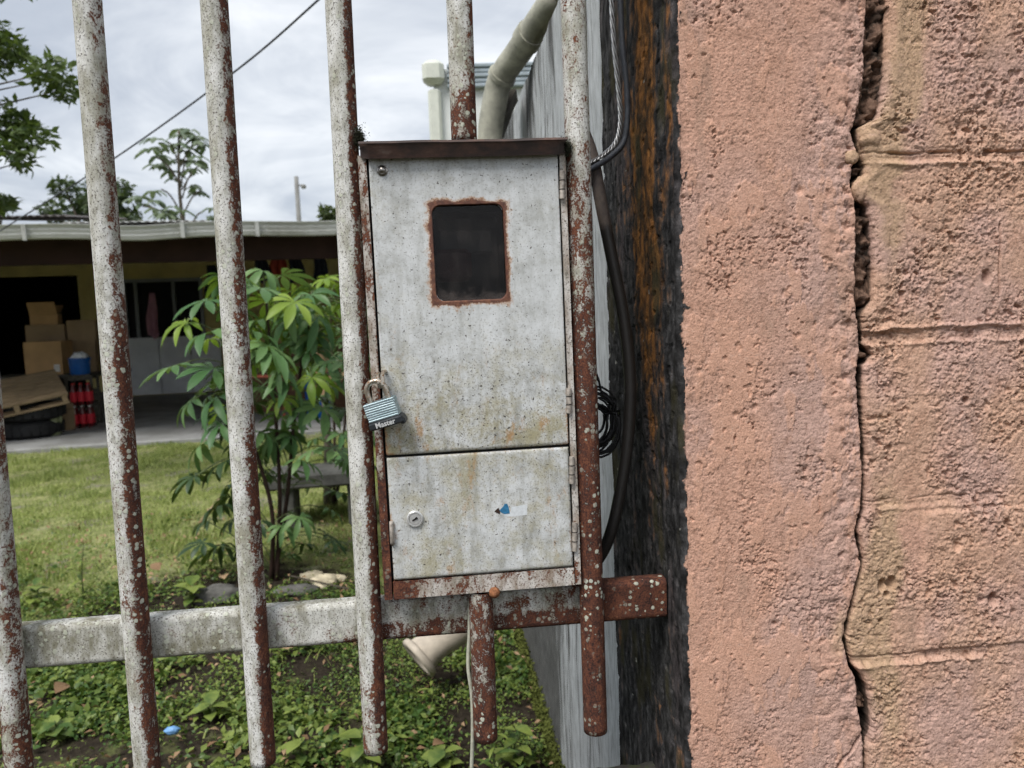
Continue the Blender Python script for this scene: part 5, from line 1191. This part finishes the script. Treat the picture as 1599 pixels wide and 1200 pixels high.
def far_tree(name, label, px, py_top, py_bot, Y, hw, nl, size, mat, clusters, seed):
    rng = np.random.default_rng(seed); c = atY(px, (py_top+py_bot)/2, Y); top = atY(px, py_top, Y)[2]
    t = thing(name, label, 'tree', (c[0], Y, 0)); m = MB(); m.tube(spline([(0, 0, 0), (.1, 0, top*.3), (-.05, 0, top*.6), (0, 0, top*.85)], 4), list(np.linspace(.22, .06, 13)), 8)
    P = []
    for k in range(clusters):
        a = rng.uniform(0, 2*math.pi); rr = hw*rng.uniform(.15, .85)**.7; zz = top-hw*.35-rng.uniform(0, 1)*hw*1.3; rr *= 1-.45*max(0, (zz-(top-hw*.9))/(hw*.9))
        q = np.array([rr*math.cos(a), rr*math.sin(a), zz]); P.append(ball_pts(q, hw*.33, nl//clusters, .8, rng))
        m.tube([(0, 0, top*.55), tuple(q*.6+np.array([0, 0, top*.22])), tuple(q)], [.06, .04, .015], 5)
    m.build('trunk', 'bark', t, True); leaf_cloud('crown', np.concatenate(P), size, mat, t, .5, rng=rng)
far_tree('round_tree', 'dark bushy round tree rising behind the house roof', 145, 270, 345, 19, 1.0, 5200, .17, 'far_leaf', 26, 3)
far_tree('bushy_tree', 'small bushy tree peeping out left of the meter box post', 545, 300, 345, 22, .75, 2500, .2, 'far_leaf', 16, 4)
far_tree('bushy_tree', 'low tree behind the roof at the far left edge', -25, 292, 345, 18, .7, 2500, .16, 'far_leaf', 16, 5)
# tall thin tree with umbrella tiers
cY = 17; cb_ = atY(286, 345, cY); ct2 = atY(290, 204, cY)[2]; ce = thing('umbrella_leaf_tree', 'tall slim tree with umbrella-like tiers of big leaves behind the roof', 'tree', (cb_[0], cY, 0))
m = MB(); m.tube(spline([(0, 0, 0), (.04, 0, ct2*.4), (-.03, 0, ct2*.75), (.05, 0, ct2)], 4), list(np.linspace(.07, .02, 13)), 8)
VV = []; FF = []
for (px, py, sz, nl) in ((288, 206, .55, 9), (262, 222, .5, 8), (312, 222, .45, 8), (244, 246, .5, 9), (256, 258, .4, 7), (292, 250, .45, 8), (318, 258, .45, 8), (252, 296, .4, 7), (222, 322, .45, 8), (262, 330, .45, 8), (288, 328, .45, 8), (314, 300, .4, 8), (318, 330, .4, 7), (300, 275, .35, 6)):
    c = atY(px, py, cY+RNG.uniform(-.6, .6))-np.array([cb_[0], cY, 0])
    st_ = np.array([.02, 0, max(1.0, c[2]-.55)]); m.tube(spline([st_, st_*.4+c*.6+np.array([0, 0, .12]), c], 4), .018, 5)
    for k in range(nl*2):
        if k % 4 == 0: c = c+RNG.normal(0, .10, 3)
        a = math.pi*k/nl*2.3+RNG.uniform(-.3, .3); L = sz*RNG.uniform(.4, .8); w = L*.2; d = np.array([math.cos(a), math.sin(a), 0]); s = np.array([-d[1], d[0], 0]); b0 = len(VV)
        for t, ww, dz in ((.08, .25, .0), (.45, 1.0, .0), (.8, .8, -.22), (1.0, .1, -.42)): VV += [c+d*L*t+s*w*ww+np.array([0, 0, dz*L-.03]), c+d*L*t+np.array([0, 0, dz*L]), c+d*L*t-s*w*ww+np.array([0, 0, dz*L-.03])]
        for i in range(3): FF += [(b0+i*3, b0+i*3+1, b0+i*3+4, b0+i*3+3), (b0+i*3+1, b0+i*3+2, b0+i*3+5, b0+i*3+4)]
m.build('trunk', 'bark', ce, True); mesh_np('crown', VV, FF, 'pale_leaf', ce)

# ================================================================== CASSAVA
def palm_leaf(nlobe, L, droop, seed):
    rng = random.Random(seed); V = []; F = []; M2 = []
    for k in range(nlobe):
        a = rad(-118+236*k/(nlobe-1))+rng.uniform(-.06, .06); ln = L*(1-.34*abs(k-(nlobe-1)/2)/((nlobe-1)/2))*rng.uniform(.92, 1.06); w = ln*.135
        d = Vector((math.cos(a), math.sin(a), 0)); s = Vector((-d.y, d.x, 0)); b0 = len(V); dr = droop*rng.uniform(.8, 1.2)
        for t, ww in ((.0, .10), (.2, .36), (.42, .8), (.62, 1.0), (.8, .8), (.93, .36), (1.0, .02)):
            c = d*ln*t*(1-.18*dr*t)+Vector((0, 0, .05*ln*math.sin(t*3)-dr*ln*t*t*.75)); up = Vector((0, 0, w*.35*ww))
            V += [c+s*w*ww+up, c, c-s*w*ww+up]
        for i in range(6): F += [(b0+i*3, b0+i*3+1, b0+i*3+4, b0+i*3+3), (b0+i*3+1, b0+i*3+2, b0+i*3+5, b0+i*3+4)]
    me = bpy.data.meshes.new('leaf'); me.from_pydata([tuple(v) for v in V], [], F); me.update(); me.polygons.foreach_set('use_smooth', np.ones(len(F), dtype=bool)); return me
LM = [palm_leaf(7, .185, .40, 1), palm_leaf(7, .17, .6, 2), palm_leaf(7, .165, .5, 3), palm_leaf(7, .19, .25, 4), palm_leaf(6, .15, .75, 5)]
LMb = [m_.copy() for m_ in LM]; LMs = [m_.copy() for m_ in LM]
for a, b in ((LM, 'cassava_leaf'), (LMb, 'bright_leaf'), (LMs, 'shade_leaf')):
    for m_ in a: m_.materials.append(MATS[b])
def cassava(label, base_px, stems, leaves, Y, seed):
    rng = random.Random(seed); b0 = atZ(*base_px, 0.0); root = thing('cassava_plant', label, 'plant', (b0[0], b0[1], 0)); o0 = np.array([b0[0], b0[1], 0.])
    SP = []
    for st in stems:
        P = [np.array([rng.uniform(-.03, .03), rng.uniform(-.03, .03), -.02])]+[atY(x, y, b0[1]+dy)-o0 for x, y, dy in st]; sp = spline(P, 6); SP.append(sp)
        m = MB(); m.tube(sp, list(np.linspace(.012, .005, len(sp))), 7); m.build('stem', 'stem_dark', root, True)
    allp = np.array([p for s in SP for p in s])
    for (px, py, dy, sc, tone) in leaves:
        c = atY(px, py, b0[1]+dy)-o0; dd = np.linalg.norm((allp-c)*np.array([1, 1, .6])+np.array([0, 0, .06]), axis=1)+(allp[:, 2] > c[2]+.12)*5; a = allp[int(np.argmin(dd))]
        out = c-a; out[2] = 0; yaw = math.atan2(out[1], out[0]) if np.hypot(out[0], out[1]) > .02 else rng.uniform(0, 6.28)
        m = MB(); pm = spline([a, a*.5+c*.5+np.array([0, 0, .03]), c], 4); m.tube(pm, .0028, 5); m.build('petiole', 'stem_green', root, True)
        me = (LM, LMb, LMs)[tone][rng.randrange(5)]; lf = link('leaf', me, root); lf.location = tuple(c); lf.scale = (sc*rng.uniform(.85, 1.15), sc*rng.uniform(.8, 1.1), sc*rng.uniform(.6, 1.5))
        lf.rotation_euler = (rng.uniform(-.35, .35), rng.uniform(.15, .7), yaw+rng.uniform(-.4, .4))
rg = random.Random(5)
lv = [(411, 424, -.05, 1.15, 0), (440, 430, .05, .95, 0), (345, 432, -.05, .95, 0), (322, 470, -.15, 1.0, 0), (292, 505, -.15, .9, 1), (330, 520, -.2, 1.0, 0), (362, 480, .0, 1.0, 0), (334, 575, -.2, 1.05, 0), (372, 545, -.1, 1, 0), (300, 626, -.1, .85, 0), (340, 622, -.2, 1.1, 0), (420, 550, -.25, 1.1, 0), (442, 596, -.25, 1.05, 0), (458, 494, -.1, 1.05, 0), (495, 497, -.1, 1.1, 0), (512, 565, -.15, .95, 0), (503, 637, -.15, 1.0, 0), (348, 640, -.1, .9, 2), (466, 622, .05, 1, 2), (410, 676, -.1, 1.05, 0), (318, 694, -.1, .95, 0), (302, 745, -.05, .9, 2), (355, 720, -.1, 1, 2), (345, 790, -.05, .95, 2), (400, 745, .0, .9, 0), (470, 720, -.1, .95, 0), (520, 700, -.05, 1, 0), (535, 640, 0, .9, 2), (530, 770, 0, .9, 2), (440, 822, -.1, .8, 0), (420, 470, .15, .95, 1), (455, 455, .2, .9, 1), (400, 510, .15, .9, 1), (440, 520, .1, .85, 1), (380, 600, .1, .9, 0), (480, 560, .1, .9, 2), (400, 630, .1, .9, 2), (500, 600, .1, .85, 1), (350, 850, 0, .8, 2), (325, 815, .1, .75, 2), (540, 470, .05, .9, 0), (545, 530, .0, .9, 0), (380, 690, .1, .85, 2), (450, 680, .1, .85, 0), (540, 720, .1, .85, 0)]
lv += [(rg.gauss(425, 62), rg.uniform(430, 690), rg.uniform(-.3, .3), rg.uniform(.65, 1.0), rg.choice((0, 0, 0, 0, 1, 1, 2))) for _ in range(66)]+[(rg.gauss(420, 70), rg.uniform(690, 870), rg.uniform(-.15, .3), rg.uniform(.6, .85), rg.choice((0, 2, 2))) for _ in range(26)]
cassava('tall cassava plant with drooping finger leaves behind the second and third bars', (433, 902), [[(437, 780, 0), (430, 640, .02), (420, 520, .0), (412, 432, -.02)], [(448, 780, .05), (460, 650, .05), (476, 540, .0), (490, 470, -.05)], [(425, 800, -.05), (395, 690, -.08), (360, 570, -.1), (345, 470, -.1)]], lv, 0, 9)
lv2 = [(rg.uniform(478, 575), rg.uniform(432, 500), rg.uniform(-.1, .2), rg.uniform(.6, .85), 1) for _ in range(20)]+[(rg.uniform(480, 590), rg.uniform(520, 760), rg.uniform(-.2, .2), rg.uniform(.7, .95), rg.choice((0, 2, 2))) for _ in range(22)]
cassava('yellow-green leafy plant behind the cassava next to the meter box post', (520, 800), [[(523, 720, 0), (520, 600, 0), (515, 450, 0)], [(535, 700, .1), (545, 580, .1), (550, 460, .1)]], lv2, 0, 12)
# dry hanging leaves: one strip each
dr = thing('dry_banana_clump', 'clump of dry brown hanging leaves right of the cassava', 'plant', tuple(atZ(512, 790, 0)))
o0 = np.array(dr.location); m = MB(); m.tube(spline([(0, 0, 0), (.02, .05, .5), (.0, .05, 1.0), (0, 0, 1.25)], 4), list(np.linspace(.03, .015, 13)), 7); m.build('stem', 'bark', dr, True)
for k in range(22):
    px, py = rg.uniform(488, 535), rg.uniform(515, 585); c = atY(px, py, o0[1]+rg.uniform(-.12, .05))-o0; L = rg.uniform(.14, .30); w = rg.uniform(.012, .03); a = rg.uniform(0, 6.28); s = np.array([math.cos(a), math.sin(a), 0])*w; d2 = np.array([-math.sin(a), math.cos(a), 0])
    V = []
    for i in range(6): t = i/5; q = c+np.array([0, 0, -L*t])+d2*.05*math.sin(t*3+k); tw_ = math.sin(math.pi*min(1, t*.9+.08)); V += [q-s*tw_, q+s*tw_+d2*.01]
    mesh_np('dry_leaf', V, [(i*2, i*2+1, i*2+3, i*2+2) for i in range(5)], 'dry_leaf', dr)

# concrete bench behind the cassava
bq = atZ(500, 830, 0); ben = thing('garden_bench', 'grey concrete bench in the shade behind the cassava stems', 'bench', (bq[0], bq[1]+.2, 0), rad(4)); bh = atY(500, 742, bq[1])[2]
m = MB(); m.box((0, 0, bh-.04), (.62, .34, .085), bev=.012, jit=.003); m.build('seat', 'bench_concrete', ben)
for x in (-.2, .2): m = MB(); m.box((x, 0, (bh-.083)/2), (.10, .28, bh-.083), bev=.012); m.build('leg', 'bench_concrete', ben)

# ================================================================== GROUND COVER
rng = np.random.default_rng(21)
def in_view(P, margin=90):
    d = P-CAM; z = d@FW; x = 799.5+F_PX*(d@RX)/z; y = 600+F_PX*(d@DN)/z
    return (z > .3) & (x > -620) & (x < 1100) & (y < 1300) & (y > 500)
def scatter(n, x0, x1, y0, y1, dens):
    x = rng.uniform(x0, x1, n); y = rng.uniform(y0, y1, n); k = rng.uniform(0, 1, n) < dens(x, y); x, y = x[k], y[k]
    P = np.stack([x, y, gz(x, y)], -1); return P[in_view(P)]
# low leafy ground cover near the fence
soil = lambda x, y: soil_at(x, y)
patch = lambda x, y: sst(fbm(x*3.0, y*3.0, 151, 4), -.22, .12)
cdens = lambda x, y: (1-sst(y+.4*fbm(x, y, 155, 2), 2.0, 3.3)*.93)*(.10+.90*patch(x, y))*(1-.85*np.exp(-(((x+.95)/.5)**2+((y-2.55)/.38)**2)))*(x < XW-.03)
P = scatter(210000, -3.4, XW, .75, 4.2, cdens)
hgt = (.012+.055*sst(fbm(P[:, 0]*3.3, P[:, 1]*3.3, 152, 3), -.3, .5))*rng.uniform(.15, 1.1, len(P)); P[:, 2] += hgt
szs = .012+.017*sst(fbm(P[:, 0]*2.1+7, P[:, 1]*2.1, 159, 3), -.25, .35)
g1 = leaf_cloud('ground_cover', P, szs, 'cover_leaf', None, .62, .8, .25, rng); tag(g1, 'low small-leaved green ground cover just behind the fence', 'ground cover', kind='stuff')
def blades(name, P, L, W, mat):
    n = len(P); a = rng.uniform(0, 6.283, n); s = np.stack([np.cos(a), np.sin(a), 0*a], -1)*(W*rng.uniform(.6, 1.3, n))[:, None]; ln = (L*rng.uniform(.4, 1.35, n)); a2 = rng.uniform(0, 6.283, n); le = rng.uniform(.1, .95, n)
    tip = P+np.stack([np.cos(a2)*le*ln, np.sin(a2)*le*ln, ln*np.sqrt(np.maximum(.08, 1-le**2))], -1); md = P*.5+tip*.5+np.array([0, 0, 1])*(ln*.12)[:, None]
    V = np.stack([P-s, P+s, md-s*.8, md+s*.8, tip], 1).reshape(-1, 3); k = np.arange(n)[:, None]*5
    return mesh_np(name, V, np.concatenate([k+np.array([[0, 1, 3]]), k+np.array([[0, 3, 2]]), k+np.array([[2, 3, 4]])]), mat)
gdens = lambda x, y: np.clip(sst(y+.4*fbm(x, y, 155, 2), 1.7, 3.0), .22, 1)*(1-.9*sst(soil_at(x, y), .3, .7))*(.12+.88*sst(fbm(x*2.4, y*2.4, 153, 4), -.18, .20))
P = scatter(300000, -6.5, .2, 1.2, HO[1]+.35, gdens); HP = -(P[:, 0]-HF.o[0])*HF.s+(P[:, 1]-HF.o[1])*HF.c; P = P[HP < .02]
Lb = .028+.045*sst(fbm(P[:, 0]*1.7, P[:, 1]*1.7, 154, 4), -.1, .4)
g2 = blades('lawn_grass', P, Lb, .0022, 'grass_blade'); tag(g2, 'short yellowish green lawn between the fence and the house', 'grass', kind='stuff')
# moss along the foot of the boundary wall
n = 9000; y = rng.uniform(.8, 2.6, n); z = rng.exponential(.028, n); x = XW-.004-np.abs(rng.normal(0, .006, n))-.016*np.exp(-z/.02)*rng.uniform(0, 1, n)
P = np.stack([x, y, z+gz(x, y)], -1)[z < .10+.05*fbm(y*6, y*0, 157, 2)]; g3 = leaf_cloud('moss', P, .012, 'moss', None, .7, .2, .2, rng); tag(g3, 'bright yellow-green moss along the foot of the grey wall', 'moss', kind='stuff')
# tufts of dark moss at both ends of the meter box cap
for (px, py, lab) in ((561, 216, 'dark moss tuft growing between the box cap and the left post'), (884, 232, 'dark moss tuft growing between the box cap and the right rusty bar')):
    c = atY(px, py, -.012); P = c+rng.normal(0, 1, (1500, 3))*np.array([.0042, .005, .0075])*(.4+.6*rng.uniform(0, 1, (1500, 1))); o = leaf_cloud('moss_tuft', P, .0032, 'dark_moss', None, .35, .2, .2, rng); tag(o, lab, 'moss', kind='stuff')
P = scatter(7000, -3.4, XW, .75, 4.0, lambda x, y: .25+.5*sst(fbm(x*4, y*4, 158, 3), -.1, .3)); P[:, 2] += .012+rng.uniform(0, .03, len(P))
g4 = leaf_cloud('leaf_litter', P, .026, 'dry_leaf', None, .5, .9, .3, rng); tag(g4, 'scattered brown leaf litter among the ground cover', 'leaf litter', kind='stuff')
# single weeds with broad leaves
def weed_leaf(L, w, seed):
    r = random.Random(seed); V = []; F = []
    for i, (t, ww) in enumerate(((0, .08), (.2, .7), (.45, 1.0), (.7, .75), (.9, .3), (1, .03))):
        z = .10*L*math.sin(t*2.4)-.25*L*t*t; V += [(L*t, w*ww, z+.12*w*ww), (L*t, 0, z), (L*t, -w*ww, z+.12*w*ww)]
    for i in range(5): F += [(i*3, i*3+1, i*3+4, i*3+3), (i*3+1, i*3+2, i*3+5, i*3+4)]
    me = bpy.data.meshes.new('leaf'); me.from_pydata(V, [], F); me.update(); me.polygons.foreach_set('use_smooth', np.ones(len(F), dtype=bool)); me.materials.append(MATS['cover_leaf']); return me
WLs = [weed_leaf(1, .27, 1), weed_leaf(1, .36, 2), weed_leaf(1, .12, 3)]
def weed(label, px, py, h, nl, L, kind, seed, group='weeds behind the fence'):
    r = random.Random(seed); b = atZ(px, py, 0.0); z0 = float(gz(b[0], b[1])); t = thing('weed', label, 'weed', (b[0], b[1], z0), 0, group)
    m = MB(); m.tube(spline([(0, 0, -.01), (r.uniform(-.01, .01), 0, h*.5), (r.uniform(-.03, .03), r.uniform(-.02, .02), h)], 4), list(np.linspace(.004, .0015, 9)), 5); m.build('stem', 'stem_green', t, True)
    for k in range(nl):
        l = link('leaf', WLs[kind], t); s = L*r.uniform(.6, 1.1); l.scale = (s, s, s); l.location = (0, 0, h*(.15+.85*(k+.5)/nl)); l.rotation_euler = (r.uniform(-.2, .2), r.uniform(-.5, .15), k*2.4+r.uniform(-.4, .4))
weed('leafy weed at the foot of the mossy wall right of the cord', 805, 1150, .16, 11, .085, 0, 1)
weed('broad-leaved weed under the end of the left box post', 566, 1190, .13, 10, .085, 1, 2)
weed('weed with broad leaves between the two hanging bar ends', 690, 1150, .07, 8, .07, 1, 3)
weed('narrow-leaved weed standing just left of the wall moss', 772, 1165, .20, 14, .075, 2, 4)
weed('upright feathery weed on the lawn between the two leftmost bars', 131, 940, .26, 26, .075, 2, 5)
weed('small weed clump left of the rail near the leftmost bar', 58, 950, .10, 12, .08, 1, 6)
weed('weed clump by the pale rock behind the second bar', 300, 948, .10, 12, .09, 1, 7)
weed('weed growing beside the beige pot', 672, 1062, .09, 12, .05, 2, 8)
weed('broad-leaved weed right of the blue wrapper', 330, 1130, .06, 8, .07, 1, 9)
weed('weed low in front of the leftmost bar gap', 90, 1160, .06, 8, .07, 1, 10)
weed('weed beside the lower end of the third bar', 470, 1190, .07, 8, .06, 1, 11)
# litter, stones and fallen leaves
def stone(label, px, py, r, st, mat, seed, name='stone', cat='stone', group=None):
    b = atZ(px, py, 0); c = np.array([b[0], b[1], float(gz(b[0], b[1]))+r*st[2]*.45]); o = lump(name, c, None, 0, r, mat, None, seed, st); return tag(o, label, cat, group)
stone('flat grey rock behind the second bar above the rail', 342, 938, .09, (1.25, .8, .5), 'rock', 171)
stone('dark stone in the soil under the cassava', 462, 925, .07, (1.5, .7, .35), 'rock', 172)
for i, (px, py, r, lab) in enumerate(((488, 900, .045, 'pale husk piece nearest the cassava stems'), (506, 908, .05, 'large pale husk piece on the soil right of the cassava'), (524, 903, .04, 'pale husk piece closest to the left box post'), (497, 918, .03, 'small pale husk piece lying lowest of its heap'))): stone(lab, px, py, r, (1.3, .7, .6), 'bone', 180+i, 'husk', 'husk', 'pale husks under the cassava')
def fallen(label, px, py, L, seed, kind=1, mat='dry_leaf'):
    b = atZ(px, py, 0.0); me = WLs[kind].copy(); me.materials.clear(); me.materials.append(MATS[mat]); o = link('fallen_leaf', me); r = random.Random(seed); o.scale = (L,)*3; o.location = (b[0], b[1], float(gz(b[0], b[1]))+.045); o.rotation_euler = (r.uniform(-.6, .6), r.uniform(-.5, -.1), r.uniform(0, 6.28)); tag(o, label, 'leaf', 'dry leaves on the ground')
fallen('orange-brown fallen leaf in the gap between the two leftmost bars', 104, 1090, .07, 1)
fallen('tan fallen leaf just below the rail right of the second bar', 436, 1032, .07, 2)
fallen('brown fallen leaf just below the rail left of the box post', 482, 1024, .08, 3)
fallen('dry leaf on the soil above the rail left of the second bar', 250, 905, .07, 4)
fallen('dry leaf beside the pale rock', 350, 912, .07, 5)
fallen('dry leaf near the stick under the cassava', 308, 830, .07, 6)
fallen('small dry leaf under the short centre bar', 690, 1128, .05, 7)
bs = atZ(312, 826, 0); m = MB(); m.tube([(bs[0], bs[1], .03), (bs[0]+.06, bs[1]+.03, .10), (bs[0]+.13, bs[1]+.06, .17)], [.012, .013, .011], 7); tag(m.build('stick', 'pallet_wood', None, True), 'short pale stick poking up from the grass left of the cassava', 'stick')
bs = atZ(450, 905, 0); be = atZ(545, 930, 0); m = MB(); m.tube([(bs[0], bs[1], .02), (be[0], be[1], .03)], .004, 6); tag(m.build('twig', 'bark', None, True), 'thin pale twig lying on the soil right of the cassava stems', 'twig')
b = atZ(271, 1168, 0); o = lump('wrapper', np.array([b[0], b[1], float(gz(b[0], b[1]))+.045]), None, 0, .020, 'blue_wrapper', None, 191, (1.1, .7, .6)); tag(o, 'crumpled light blue wrapper on the ground cover', 'wrapper')
# beige pot on its side
pb = atZ(640, 1058, 0); pot = thing('clay_pot', 'beige flared pot with rolled rim lying on its side under the meter box', 'pot', (pb[0]+.05, pb[1]+.06, .055))
Mx = Matrix.Rotation(rad(62), 4, 'Y') @ Matrix.Rotation(rad(0), 4, 'Z')
pot.rotation_euler = (rad(-12), rad(0), rad(18))
Mx = Matrix.Rotation(rad(58), 4, 'Y')
m = MB(); m.lathe([(.066, -.02), (.062, 0), (.058, .02), (.064, .07), (.078, .13), (.085, .18), (.078, .22), (0, .235)], 28, Mx); m.build('pot_body', 'clay', pot, True)
m = MB(); m.lathe([(.052, -.016), (.056, -.030), (.072, -.034), (.080, -.026), (.078, -.012), (.066, -.006), (.058, -.008)], 28, Mx); m.build('rim', 'clay', pot, True)
